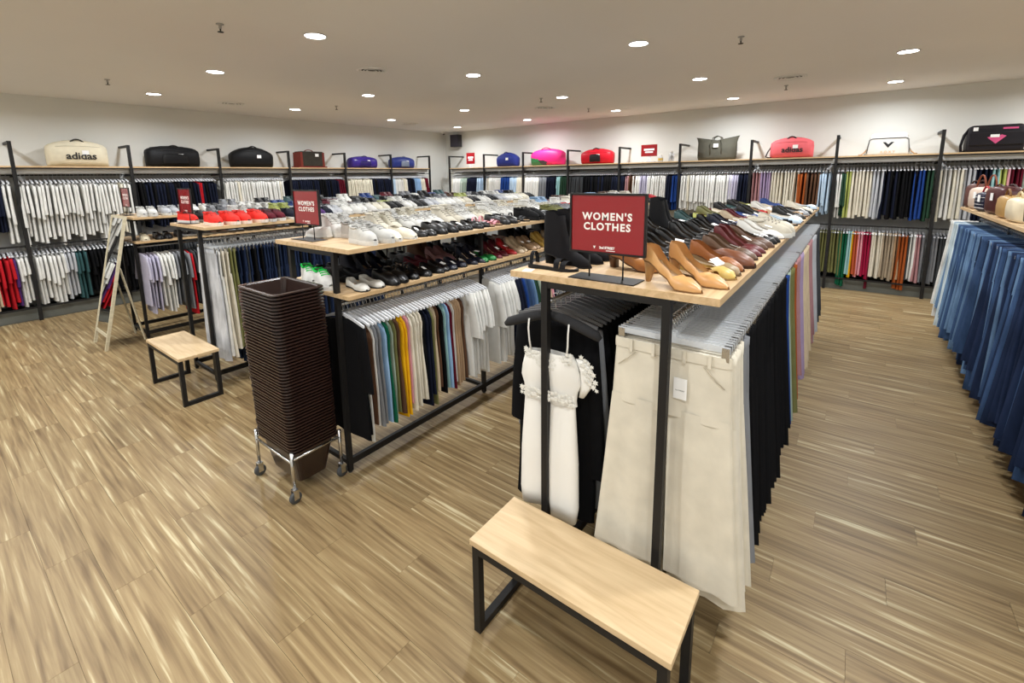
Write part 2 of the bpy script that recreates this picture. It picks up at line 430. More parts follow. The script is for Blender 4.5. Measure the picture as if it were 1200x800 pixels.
# ------------------------------------------------------------------ benches
def bench(label, x0, y0, y1):
    D = 0.33; Wd = y1 - y0
    t = thing('bench', label, 'bench', (x0, y0, 0))
    b = MB(); b.box(0, D, 0, Wd, 0.43, 0.457)
    o = b.build('seat_board', M_OAKY, t)
    bv = o.modifiers.new('bevel', 'BEVEL'); bv.width = 0.003; bv.segments = 2
    s = 0.034
    for y in (0.012, Wd - 0.012 - s):
        for x in (0.004, D - 0.004 - s):
            BX(x, x + s, y, y + s, 0.0, 0.43).build('leg', M_BLACK, t)
        BX(0.004 + s, D - 0.004 - s, y, y + s, 0.0, s).build('foot_bar', M_BLACK, t)
    for x in (0.004, D - 0.004 - s):
        BX(x, x + s, 0.012 + s, Wd - 0.012 - s, 0.396, 0.43).build('apron_bar', M_BLACK, t)
    return t
bench('long oak bench with black square legs in front of cream trousers', 1.28, 0.335, 1.197)
bench('oak bench with black square legs beside the tall basket stack', 1.265, 4.59, 5.46)

# ------------------------------------------------------------------ basket trolley and baskets
t = thing('basket_trolley', 'chrome wheeled trolley carrying the stacked brown baskets', 'trolley', (1.395, 2.85, 0))
hx, hy, zt = 0.165, 0.233, 0.29
for sx in (-1, 1):
    for sy in (-1, 1):
        MB().tube([(sx * hx, sy * hy, 0.095), (sx * hx, sy * hy, zt + 0.05)], 0.011, 10).build('leg', M_CHROME, t, True)
        c = MB().lathe([(0.001, -0.013), (0.03, -0.013), (0.038, -0.008), (0.038, 0.008), (0.03, 0.013), (0.001, 0.013)], 16, axis='Y').build('caster_wheel', M_RUBBER, t, True, loc=(sx * hx, sy * hy, 0.038))
        MB().box(-0.016, 0.016, -0.02, -0.016, -0.006, 0.05).box(-0.016, 0.016, 0.016, 0.02, -0.006, 0.05).box(-0.016, 0.016, -0.02, 0.02, 0.05, 0.057).build('fork', M_CHROME, c)
for s in (-1, 1):
    MB().tube([(-hx, s * hy, zt), (hx, s * hy, zt)], 0.009, 10).build('frame_tube', M_CHROME, t, True)
    MB().tube([(s * hx, -hy, zt - 0.02), (s * hx, hy, zt - 0.02)], 0.009, 10).build('frame_tube', M_CHROME, t, True)

def rrect(hx, hy, r, z, n=3):
    P = []
    for cx, cy, a0 in ((hx - r, hy - r, 0), (-hx + r, hy - r, PI / 2), (-hx + r, -hy + r, PI), (hx - r, -hy + r, 1.5 * PI)):
        for k in range(n + 1):
            a = a0 + PI / 2 * k / n
            P.append((cx + r * math.cos(a), cy + r * math.sin(a), z))
    return P
bk = MB()
rings = [rrect(0.098, 0.172, 0.03, 0.0), rrect(0.112, 0.187, 0.03, 0.08), rrect(0.142, 0.213, 0.035, 0.235), rrect(0.146, 0.216, 0.036, 0.244), rrect(0.163, 0.238, 0.04, 0.244), rrect(0.165, 0.24, 0.04, 0.234), rrect(0.161, 0.236, 0.04, 0.2365)]
inner = [rrect(0.161, 0.236, 0.04, 0.2365), rrect(0.1455, 0.2165, 0.036, 0.2365), rrect(0.1400, 0.2110, 0.035, 0.232), rrect(0.11, 0.185, 0.03, 0.08), rrect(0.096, 0.17, 0.03, 0.003)]
outer = [rrect(0.098, 0.172, 0.03, 0.0), rrect(0.112, 0.187, 0.03, 0.08), rrect(0.1425, 0.2135, 0.035, 0.234), rrect(0.161, 0.2365, 0.04, 0.233), rrect(0.165, 0.24, 0.04, 0.236), rrect(0.164, 0.239, 0.04, 0.243), rrect(0.146, 0.2165, 0.036, 0.244), rrect(0.1400, 0.2110, 0.035, 0.236), rrect(0.1095, 0.1845, 0.03, 0.08), rrect(0.0955, 0.1695, 0.03, 0.003)]
bk.loft(outer, True, True, True)
bme = bk.mesh('shopping_basket', M_BASKET, False)
NB = 51; pitch = 0.0206
for k in range(NB):
    q = k / (NB - 1)
    if k == NB - 1: lab, g = 'empty brown plastic shopping basket on top of the tall stack', None
    elif k == 0: lab, g = 'brown plastic shopping basket resting in the chrome trolley, bottom of the stack', None
    else: lab, g = 'brown plastic shopping basket nested in the tall stack', 'nested brown baskets'
    ob('shopping_basket', bme, None, (1.395 - 0.045 * q + random.uniform(-.002, .002), 2.85 - 0.05 * q + random.uniform(-.002, .002), 0.312 - 0.235 + k * pitch), random.uniform(-.012, .012), label=lab, cat='basket', group=g)
# ------------------------------------------------------------------ clothes: one mesh per cut, then copies
C = dict(
    white=rgb(216, 215, 210), cream=rgb(216, 209, 192), ivory=rgb(214, 208, 190), beige=rgb(196, 178, 150), taupe=rgb(158, 143, 122),
    grey=rgb(128, 130, 134), lightgrey=rgb(178, 180, 184), darkgrey=rgb(62, 64, 66), black=rgb(15, 15, 17), navy=rgb(22, 26, 42),
    blue=rgb(32, 62, 126), lightblue=rgb(140, 172, 205), aqua=rgb(150, 190, 190), teal=rgb(52, 82, 84), red=rgb(176, 30, 38),
    burgundy=rgb(92, 22, 36), crimson=rgb(150, 26, 60), pink=rgb(214, 150, 160), mauve=rgb(164, 122, 124), lilac=rgb(156, 138, 168),
    lavender=rgb(176, 172, 190), purple=rgb(74, 44, 100), orange=rgb(152, 78, 36), rust=rgb(176, 84, 52), brown=rgb(88, 62, 46), tan=rgb(168, 140, 110),
    yellow=rgb(226, 172, 26), lime=rgb(176, 184, 104), olive=rgb(112, 112, 70), green=rgb(22, 92, 64), darkgreen=rgb(40, 66, 50), sage=rgb(150, 164, 150),
    paleblue=rgb(176, 196, 214), denim=rgb(54, 76, 110), lightdenim=rgb(96, 124, 156), darkdenim=rgb(30, 42, 68), washed=rgb(186, 200, 206), gold=rgb(196, 164, 84))
NAME = dict(lightgrey='light grey', darkgrey='dark grey', lightblue='light blue', paleblue='pale blue', darkgreen='dark green', denim='mid blue', lightdenim='light blue', darkdenim='dark blue', washed='washed pale')

def cname(c): return NAME.get(c, c)

def vary(c, v=0.08):
    k = 1 + random.uniform(-v, v)
    return tuple(max(0.0, min(1.0, q * k)) for q in C[c])

def ell(hw, ht, yc, xc, z, n, ph=0.0, fold=0.0, pw=0.6):
    P = []
    for k in range(n):
        a = 2 * PI * k / n
        s = math.sin(a)
        x = ht * (1 if s >= 0 else -1) * abs(s) ** pw
        y = hw * math.cos(a)
        P.append((xc + x + fold * math.sin(y * 42 + ph), yc + y, z))
    return P

def tee(seed, hw=0.19, L=0.86, top=0.13, sleeve=0.4, th=0.02, n=14, out=0.03):
    R = random.Random(seed); m = MB(); ph = R.uniform(0, 6)
    zs = [(0, .06, .5), (.012, .11, .8), (.03, .17, 1), (.06, .2, 1), (.12, .2, 1.05), (.3, .2, 1), (.55, .205, 1.05), (.8, .21, 1.1), (1.0, .215, 1.15)]
    rings = []
    for q, h, t in zs:
        z = -top - (q if q < .1 else .06 + (q - .06) / .94 * (L - .06))
        rings.append(ell(h * hw / .21, th * t, R.uniform(-.004, .004) * (q > .2), 0.004 * math.sin(ph + q * 5) * q, z, n, ph, 0.005 * min(1, q * 3)))
    m.loft(rings, True, True, False)
    for s in (-1, 1):
        y0 = s * hw * .82; sl = sleeve * R.uniform(.8, 1.15)
        rr = []
        for q in (0, .25, .5, .75, 1.0):
            rr.append(ell(.042 + .018 * q, th * (.8 + .2 * q), y0 + s * out * math.sin(q * 1.6), .004 * math.sin(ph * 2 + q * 3), -top - .03 - q * sl, 8, ph, .003))
        m.loft(rr, True, True, False)
    return m

def dress(seed, hw=0.17, L=0.78, top=0.10, th=0.013, n=14):
    R = random.Random(seed); m = MB(); ph = R.uniform(0, 6); rings = []
    for q, h in ((.1, .10), (.13, .13), (.2, .15), (.35, .145), (.5, .15), (.7, .165), (.85, .175), (1, .185)):
        rings.append(ell(h * hw / .17, th * (1 + .3 * q), .004 * math.sin(q * 7 + ph), .005 * math.sin(ph + q * 4) * q, -top - q * L, n, ph, .007 * q))
    m.loft(rings, True, True, False)
    for s in (-1, 1):
        m.loft([ell(.012, .005, s * .07, 0, -top, 6), ell(.016, .006, s * .075, 0, -top - .06 * L, 6), ell(.03, .009, s * .07, 0, -top - .12 * L, 6)], True, True, False)
    return m

def trousers(seed, wt=0.22, wb=0.285, L=0.98, top=0.11, crotch=0.27, th=0.0105, n=16, rows=7, fold=0.0035):
    R = random.Random(seed); m = MB(); ph = R.uniform(0, 6)
    rings = []
    for q in (0, .12, .2, .5, 1.0):
        rings.append(ell(wt * (1 + .07 * q), th * (.9 + .25 * q), 0, 0, -top - q * crotch, n, ph, fold * q))
    m.loft(rings, True, False, False)
    band = [ell(wt + .003, th + .002, 0, 0, -top + .004, n), ell(wt + .003, th + .0025, 0, 0, -top - .034, n)]
    m.loft(band, True, True, False)
    for s in (-1, 1):
        rr = []; dl = R.uniform(-.03, .02)
        for i in range(rows + 1):
            q = i / rows
            a = wt * 1.05 * .5; half = a + (wb * .5 - .006 - a) * q
            yc = s * (a + .002 + (wb * .5 + .004 - a) * q)
            hem = (L + dl * q - crotch + .03) * q
            rr.append(ell(half, th * (1.1 + .35 * q), yc, .005 * math.sin(ph + s + q * 5) * q, -top - crotch + .03 - hem, max(8, n - 4), ph + s, fold * (1 + q)))
        m.loft(rr, True, False, False)
    return m

def folded(seed, hw=0.2, L=0.74, top=0.11, th=0.024, n=14):
    """trousers or skirt folded once and clipped: a plain drop"""
    R = random.Random(seed); m = MB(); ph = R.uniform(0, 6); rings = []
    for q in (0, .04, .3, .6, .85, 1):
        rings.append(ell(hw * (.9 + .18 * q), th * (.8 + .4 * q), .006 * math.sin(ph + q * 3), .006 * math.sin(ph * 2 + q * 4) * q, -top - q * L * R.uniform(.97, 1.0), n, ph, .006 * q))
    m.loft(rings, True, True, False)
    return m

CUT = {}
def cut(name, mb, m=M_FAB):
    CUT.setdefault(name, []).append(mb.mesh(name, m, True))
for sd in range(4):
    cut('shirt', tee(sd, L=.86, sleeve=.40 + .03 * sd))
    cut('low_shirt', tee(sd + 9, L=.74, sleeve=.33 + .03 * sd, top=.13))
    cut('long_sleeved_top', tee(sd + 20, hw=.2, L=.72, sleeve=.56, th=.02, out=.03))
    cut('dress', dress(sd))
    cut('shirt_wide', tee(sd + 40, hw=.22, L=.74, sleeve=.34, top=.09, th=.015, out=.06))
    cut('trousers', trousers(sd))
    cut('jeans', trousers(sd + 5, wt=.22 + .008 * (sd % 2), wb=.25 + .02 * sd, L=1.16, top=.05, th=.012, fold=.006), M_DENIM)
    cut('long_trousers', trousers(sd + 15, L=1.02, wb=.3, th=.0125, fold=.005))
    cut('folded_trousers', folded(sd))
    cut('low_folded', folded(sd + 4, L=.76, top=.09))
    cut('long_coat', tee(sd + 60, hw=.22, L=.98, sleeve=.62, top=.12, th=.017, out=.03))

# hangers -----------------------------------------------------------
def hook(m, r=0.0022, z=0.0):
    P = [(0, -.016 + .0, z - .004)]
    for k in range(7):
        a = PI + .5 - (PI + .9) * k / 6
        P.append((0, .016 * math.cos(a), z + .0 + .016 * math.sin(a)))
    P += [(0, .004, z - .03), (0, 0, z - .06)]
    m.tube(P, r, 5)
def clip_hanger():
    bar = MB(); bar.box(-.003, .003, -.215, .215, -.085, -.062); bar.box(-.003, .003, -.02, .02, -.062, -.045)
    hk = MB(); hook(hk)
    cl = MB(); cl.box(-.0055, .0055, -.013, .013, -.118, -.066); cl.tube([(-.009, 0, -.07), (.009, 0, -.07)], .006, 6)
    return bar.mesh('bar', M_CLEAR), hk.mesh('hook', M_CHROME, True), cl.mesh('clip', M_CHROME)
H_BAR, H_HOOK, H_CLIP = clip_hanger()
def clip_hanger_one():
    m = MB(); m.mi = 0; m.box(-.003, .003, -.215, .215, -.085, -.062); m.box(-.003, .003, -.02, .02, -.062, -.045)
    m.mi = 1; hook(m)
    for s in (-1, 1):
        m.box(-.0055, .0055, s * .2 - .013, s * .2 + .013, -.118, -.066); m.tube([(-.009, s * .2, -.07), (.009, s * .2, -.07)], .005, 6)
    return m
H_ONE = clip_hanger_one().mesh('clip_hanger', [M_CLEAR, M_CHROME])
def shoulder_hanger(hw=.215, drop=.05, z=-.06, th=.006, hh=.018):
    m = MB()
    for s in (-1, 1):
        rr = []
        for q in (0, .35, .7, 1):
            y = s * hw * q; zz = z - drop * q ** 1.3
            rr.append([(-th, y, zz), (th, y, zz), (th, y, zz - hh * (1.1 - .3 * q)), (-th, y, zz - hh * (1.1 - .3 * q))])
        m.loft(rr, True, True, True)
    return m
sh_ = shoulder_hanger(); HS_ARM = sh_.mesh('shoulder_arm', M_WHITEPL); hk_ = MB(); hook(hk_); HS_HOOK = hk_.mesh('hook', M_CHROME, True)
one_ = MB(); one_.merge(shoulder_hanger()); one_.mi = 1; hook(one_)

hproto_me = one_.mesh('shoulder_hanger', [M_WHITEPL, M_CHROME])
hgrey_me = one_.mesh('shoulder_hanger', [M_GREYPL, M_CHROME])

def hang(cutname, name, x, y, z, rz, col, label, cat, group, sz=1.0):
    me = random.choice(CUT[cutname])
    return ob(name, me, None, (x, y, z), rot=(random.uniform(-.015, .015), 0, rz + random.uniform(-.055, .055)), color=col, label=label, cat=cat, group=group, scale=(1, random.uniform(.95, 1.03), sz * (random.uniform(.88, 1.05) if name == 'shirt' else random.uniform(.95, 1.03))))

wall_hangers = MB(); wall_hangers.col = C['white']
hproto = shoulder_hanger(hw=.185, th=.011, hh=.016); hook(hproto)

# left wall ---------------------------------------------------------
LWY = YL - 0.275
bagname = ['in the bay next to the cream duffel', 'below the cream duffel bag', 'below the black duffel with pockets', 'below the round black duffel',
           'below the brown box bag', 'below the purple bag', 'below the blue striped bag']
def bay_of(v, posts):
    for i, (a, b) in enumerate(zip(posts[:-1], posts[1:])):
        if min(a, b) <= v < max(a, b): return i
    return 0
def near_post(v, posts, d=0.026): return any(abs(v - p) < d for p in posts)
kindname = dict(shirt='short-sleeved shirt', low_shirt='short-sleeved shirt', long_sleeved_top='long-sleeved top', folded_trousers='trousers', low_folded='trousers', long_coat='long garment', dress='sleeveless dress', trousers='trousers')
def place_name(s):
    return s.replace(' ', '_').replace('-', '_')
LWU = [(-.3, .86, 'navy'), (.88, 2.27, 'white'), (2.33, 3.28, 'navy'), (3.28, 3.36, 'red'), (3.36, 3.6, 'navy'), (3.68, 4.86, 'white'), (4.98, 6.1, 'navy'), (6.1, 6.28, 'burgundy'),
       (6.36, 7.05, 'ivory'), (7.07, 7.6, 'navy'), (7.64, 7.76, 'paleblue'), (7.76, 8.18, 'white'), (8.2, 8.42, 'navy'), (8.42, 8.62, 'lightblue'), (8.64, 8.78, 'cream'), (8.78, 8.93, 'burgundy')]
for a, b, c in LWU:
    v = a
    sp = .047
    while v < b:
        if not near_post(v, LW_POST):
            cc = c
            if c == 'white' and random.random() < .12: cc = random.choice(['ivory', 'cream'])
            if c == 'navy' and random.random() < .3: cc = 'black'
            bay = bay_of(v, LW_POST)
            cu = 'shirt' if c not in ('navy', 'burgundy') else 'long_sleeved_top'
            lab = '%s %s on the upper rail %s' % (cname(cc), kindname[cu], bagname[bay])
            hang(cu, 'shirt', v, LWY, 2.115, 0, vary(cc), lab, 'shirt', lab)
            wall_hangers.merge(hproto, Matrix.Translation((v, LWY, 2.115)))
        v += sp * random.uniform(.9, 1.1)
LWL = [(.0, .55, 'olive'), (.55, .66, 'beige'), (.66, .83, 'red'), (.83, .87, 'purple'), (.88, 1.37, 'white'), (1.38, 1.5, 'lightgrey'), (1.5, 1.62, 'teal'), (1.62, 2.9, 'black'), (2.9, 3.6, 'darkgrey')]
for a, b, c in LWL:
    v = a
    while v < b:
        if not near_post(v, LW_POST):
            bay = bay_of(v, LW_POST)
            lab = '%s short-sleeved shirt on the lower rail %s' % (cname(c), bagname[bay])
            hang('low_shirt', 'shirt', v, LWY, 1.085, 0, vary(c), lab, 'shirt', lab)
            wall_hangers.merge(hproto, Matrix.Translation((v, LWY, 1.085)))
        v += .047 * random.uniform(.9, 1.1)

# back wall ---------------------------------------------------------
BWX = XB - 0.36
bbag = ['below the small red wall-shelf sign', 'below the blue dome bag', 'below the pink bag', 'below the red and black duffel', 'below the red shelf sign with cups',
        'below the olive tote', 'below the pink duffel', 'below the white shoulder bag', 'below the black messenger bag', 'past the black messenger bag']
BWU = [(9.15, 8.8, 'white', 't'), (8.8, 8.57, 'sage', 't'), (8.57, 8.2, 'navy', 't'), (8.2, 8.0, 'paleblue', 't'), (7.88, 7.4, 'white', 't'), (7.4, 7.1, 'blue', 't'), (7.1, 6.88, 'paleblue', 't'), (6.88, 6.7, 'cream', 't'),
       (6.62, 6.2, 'white', 't'), (6.2, 5.98, 'grey', 't'), (5.98, 5.72, 'navy', 't'), (5.72, 5.6, 'aqua', 't'), (5.6, 5.43, 'darkgreen', 't'), (5.36, 5.0, 'darkgrey', 't'), (5.0, 4.16, 'black', 't'), (4.08, 3.98, 'black', 't'), (3.98, 3.9, 'mauve', 't'),
       (3.9, 3.8, 'brown', 't'), (3.8, 3.66, 'white', 't'), (3.66, 3.5, 'lavender', 't'), (3.5, 3.1, 'white', 't'), (3.1, 2.98, 'navy', 't'), (2.98, 2.88, 'blue', 't'), (2.8, 1.92, 'white', 't'), (1.92, 1.76, 'lavender', 't'), (1.76, 1.62, 'navy', 't'),
       (1.53, 1.4, 'mauve', 'p'), (1.4, 1.24, 'lilac', 'p'), (1.22, .82, 'cream', 'p'), (.82, .68, 'orange', 't'), (.68, .52, 'brown', 't'), (.52, .34, 'paleblue', 't'),
       (.26, .2, 'white', 't'), (.2, .14, 'darkgreen', 't'), (.14, .06, 'lime', 'p'), (.06, -.22, 'cream', 'p'), (-.22, -.34, 'lightgrey', 'p'), (-.34, -.72, 'black', 'p'), (-.72, -.86, 'blue', 'p'), (-.86, -.92, 'darkgreen', 'p'),
       (-1.0, -1.26, 'white', 'p'), (-1.26, -1.38, 'lightgrey', 'p'), (-1.38, -1.56, 'navy', 'p'), (-1.56, -1.62, 'aqua', 'p'), (-1.62, -1.7, 'lime', 'p'), (-1.7, -1.74, 'pink', 'p'), (-1.74, -1.86, 'burgundy', 'p'), (-1.86, -2.18, 'sage', 'p')]
for a, b, c, k in BWU:
    v = a
    while v > b:
        if not near_post(v, BW_POST):
            cc = c
            if c == 'white' and random.random() < .12: cc = 'ivory'
            if c == 'black' and random.random() < .3: cc = 'navy'
            bay = bay_of(v, BW_POST)
            if k == 't': cu, nm = ('long_sleeved_top', 'long_sleeved_top')
            else: cu, nm = ('folded_trousers', 'trousers')
            lab = '%s %s on the upper rail %s' % (cname(cc), kindname[cu], bbag[bay])
            hang(cu, nm, BWX, v, 2.115, PI / 2, vary(cc), lab, 'top' if k == 't' else 'trousers', lab, sz=(1.0 if v > 0.3 else 1.04))
            wall_hangers.merge(hproto, Matrix.Translation((BWX, v, 2.115)) @ Matrix.Rotation(PI / 2, 4, 'Z'))
        v -= .047 * random.uniform(.9, 1.1)
BWL = [(1.2, .5, 'darkgrey'), (.5, .26, 'olive'), (.26, .14, 'olive'), (.14, .03, 'green'), (.03, -.02, 'aqua'), (-.02, -.05, 'yellow'), (-.05, -.1, 'rust'), (-.1, -.17, 'pink'), (-.17, -.25, 'crimson'), (-.25, -.28, 'burgundy'), (-.28, -.42, 'cream'),
       (-.42, -.57, 'taupe'), (-.57, -.62, 'tan'), (-.62, -.7, 'orange'), (-.7, -.76, 'darkgrey'), (-.76, -.82, 'white'), (-.82, -.88, 'mauve'), (-.9, -1.1, 'grey'), (-1.1, -1.4, 'darkgrey')]
for a, b, c in BWL:
    v = a
    while v > b:
        if not near_post(v, BW_POST):
            bay = bay_of(v, BW_POST)
            lab = '%s trousers on the lower rail %s' % (cname(c), bbag[bay])
            hang('low_folded', 'trousers', BWX, v, 1.085, PI / 2, vary(c), lab, 'trousers', lab, sz=1.2 if c in ('green', 'orange', 'burgundy') else 1.0)
            wall_hangers.merge(hproto, Matrix.Translation((BWX, v, 1.085)) @ Matrix.Rotation(PI / 2, 4, 'Z'))
        v -= .04 * random.uniform(.9, 1.1)
wall_hangers.build('wall_rail_hangers', M_WHITEPL, kind='stuff', label='milky plastic hangers crowded on the wall rails', cat='hangers')

# trousers rack in front --------------------------------------------
TYR, TYL = T_Y - .2675, T_Y + .2675
def put_clip_hanger(v, y, z, detail, lab):
    if detail:
        h = thing('clip_hanger', lab, 'hanger', (v, y, z), random.uniform(-.03, .03), group=lab)
        ob('bar', H_BAR, h); ob('hook', H_HOOK, h)
        for s in (-1, 1): ob('clip', H_CLIP, h, (0, s * .2, 0))
    else:
        ob('clip_hanger', H_ONE, None, (v, y, z), random.uniform(-.03, .03), label=lab, cat='hanger', group=lab)
TR = [(1.735, 1.98, 'cream', 'cream linen'), (1.98, 2.05, 'grey', 'blue grey'), (2.05, 3.4, 'black', 'black'), (3.4, 3.46, 'blue', 'blue'), (3.46, 3.62, 'sage', 'sage green'), (3.62, 3.85, 'olive', 'olive'), (3.85, 3.92, 'orange', 'orange brown'),
      (3.92, 4.3, 'mauve', 'dusty mauve'), (4.3, 4.55, 'lilac', 'lilac'), (4.55, 5.0, 'beige', 'beige'), (5.0, 5.4, 'mauve', 'dusty mauve'), (5.4, 5.9, 'lightgrey', 'light grey'), (5.9, 6.6, 'darkgrey', 'dark grey')]
tposts = [1.678 + (6.732 - 1.678) * k / 4 for k in range(5)]
for a, b, c, nmc in TR:
    v = a; i = 0
    while v < b:
        if not near_post(v, tposts, .024):
            lab = '%s trousers clipped on the rack behind the long bench' % nmc
            if not (c == 'cream' and i == 0):
                hang('long_trousers', 'trousers', v, TYR, 1.44, 0, vary(c, .05), lab, 'trousers', lab, sz=random.choice([.98, 1.0, 1.04]) * (1.0 if c != 'mauve' else .95))
            put_clip_hanger(v, TYR, 1.44, v < 2.3, 'clear clip hanger on the rack of cream and black trousers')
        i += 1
        v += .0285 * random.uniform(.92, 1.08)

# the foremost cream trousers, in full detail
t = thing('trousers', 'foremost cream linen trousers with belt loops and a white tag, facing the long bench', 'trousers', (1.735, TYR, 1.44), 0.0)
hm = trousers(77, n=40, rows=14, L=.99, wb=.30, th=.012, fold=.004)
ob('trouser_legs', hm.mesh('trouser_legs', M_FAB, True), t, color=C['cream'])
bd = MB(); bd.loft([ell(.2245, .0155, 0, 0, -.104, 40), ell(.226, .0165, 0, 0, -.122, 40), ell(.2255, .0155, 0, 0, -.144, 40)], True, False, False)
ob('waistband', bd.mesh('waistband', M_FAB, True), t, color=vary('cream', .03))
for y in (-.15, -.06, .06, .15):
    ob('belt_loop', BX(-.022, -.0155, y - .006, y + .006, -.152, -.1).mesh('belt_loop', M_FAB), t, color=vary('cream', .05))
fl = MB(); fl.tube([(-.0165, .0, -.145), (-.017, .012, -.2), (-.0175, .014, -.25), (-.018, .004, -.29)], .002, 5)
for s in (-1, 1): fl.tube([(-.016, s * .13, -.146), (-.0165, s * .16, -.18), (-.013, s * .205, -.22)], .0018, 5)
ob('seam', fl.mesh('seam', M_FAB, True), t, color=rgb(196, 186, 166))
ob('button', MB().lathe([(.001, -.019), (.008, -.019), (.008, -.016)], 10, axis='X', cz=-.123).mesh('button', M_TAG), t)
g = ob('price_tag', BX(-.021, -.0195, -.075, -.025, -.3, -.215).mesh('price_tag', M_TAG), t)
ob('lettering', text_mesh('2nd STREET', .007, M_BLACKP, .0002), g, (-.0213, -.05, -.265), rot=(PI / 2, 0, -PI / 2))

# left rail of the same rack: black clothes, a grey one, the lace jumpsuit
v = 1.80
while v < 4.3:
    if not near_post(v, tposts, .024):
        c = 'black' if v < 3.3 else random.choice(['black', 'darkgrey', 'navy'])
        if 1.83 < v < 1.86: c = 'grey'
        lab = '%s long garment on the rack left of the cream trousers' % cname(c)
        hang('long_coat', 'coat', v, TYL + .02, 1.44, 0, vary(c), lab, 'coat', lab)
        ob('shoulder_hanger', hgrey_me, None, (v, TYL + .02, 1.44), label='grey plastic hanger on the rack left of the cream trousers', cat='hanger', group='hangers of the black coats')
    v += .046 * random.uniform(.92, 1.08)

hx0 = 1.715
h = thing('padded_hanger', 'thick black padded hanger holding the white lace jumpsuit', 'hanger', (hx0, 1.05, 1.44), .12)
M_VELVET = mat('black_velvet', rgb(34, 34, 36), 0.9, noise=.2, scale=60)
pm = MB()
for s in (-1, 1):
    pm.tube([(0, 0, -.065), (-.004, s * .07, -.075), (-.008, s * .15, -.1), (-.01, s * .215, -.125), (-.01, s * .235, -.14)], [.02, .023, .024, .022, .012], 10)
pm.build('padded_arm', M_VELVET, h, True); ob('hook', HS_HOOK, h)
# jumpsuit
t = thing('lace_jumpsuit', 'white sleeveless jumpsuit with lace bust and waist, hanging in front of black coats', 'jumpsuit', (hx0 - .012, 1.05, 1.44), .12)
M_JUMP = mat('white_crepe', rgb(236, 234, 228), .9, noise=.03, bump=.1)
b = MB(); n = 36
prof = [(-.235, .105, -.005), (-.27, .128, 0), (-.32, .142, .0), (-.37, .15, 0), (-.41, .135, 0), (-.45, .13, 0), (-.475, .134, 0)]
b.loft([ell(hw, .022 + .006 * math.sin(i), yc, 0, z, n, 1.0, .004 + .002 * (i % 2)) for i, (z, hw, yc) in enumerate(prof)], True, False, False)
b.build('bodice', M_JUMP, t, True)
for s, dl in ((1, 0.0), (-1, .035)):
    l = MB(); rr = []
    for i in range(9):
        q = i / 8
        rr.append(ell(.063 + .012 * min(1, q * 2) - (.012 if i == 8 else 0), .015 + .013 * min(1, q * 2.5), s * (.064 + .014 * q), -.004 * q, -.455 - (.565 + dl) * q, 22, 2 + s, .004 + .004 * q))
    l.loft(rr, True, False, True); l.build('trouser_leg', M_JUMP, t, True)
for s in (-1, 1):
    MB().tube([(.0, s * .095, -.085), (-.018, s * .098, -.09), (-.026, s * .098, -.13), (-.022, s * .095, -.19), (-.018, s * .088, -.24)], .0042, 6).build('strap', M_JUMP, t, True)
def flower(m, x, y, z, r):
    R = []; n = 12
    for k in range(n):
        a = 2 * PI * k / n; q = r * (1 if k % 2 else .55)
        R.append((x, y + q * math.cos(a), z + q * math.sin(a)))
    m.add([(x - .0012, y, z)] + R, [(0, 1 + k, 1 + (k + 1) % n) for k in range(n)])
def lace(parent, pts, r):
    m = MB()
    for x, y, z in pts:
        flower(m, x + random.uniform(-.002, .002), y, z, r * random.uniform(.9, 1.4))
    m.build('lace_trim', M_LACE, parent)
pts = []
for s in (-1, 1):
    for i in range(7):
        q = i / 6; y = s * (.11 - .1 * q); z = -.225 - .055 * q
        pts += [(-.026, y, z + random.uniform(-.006, .012)), (-.028, y * .97, z - .018 + random.uniform(-.006, .006)), (-.027, y * .97, z - .034)]
lace(t, pts, .012)
lace(t, [(-.034, -.13 + .26 * i / 15, -.43 + dz + random.uniform(-.006, .006)) for i in range(16) for dz in (-.022, -.006, .01)], .011)
wing = MB(); wing.loft([ell(.03, .006, -.15, .01, -.25, 8), ell(.035, .007, -.175, .01, -.31, 8), ell(.025, .006, -.168, .01, -.38, 8), ell(.012, .004, -.15, .01, -.43, 8)], True, True, True); wing.build('side_panel', M_JUMP, t, True)
lace(t, [(-.0, -.15 - .05 * (i % 4) / 3 - .008 * (i // 4), -.235 - .035 * (i // 4) - .012 * (i % 4)) for i in range(16)], .012)

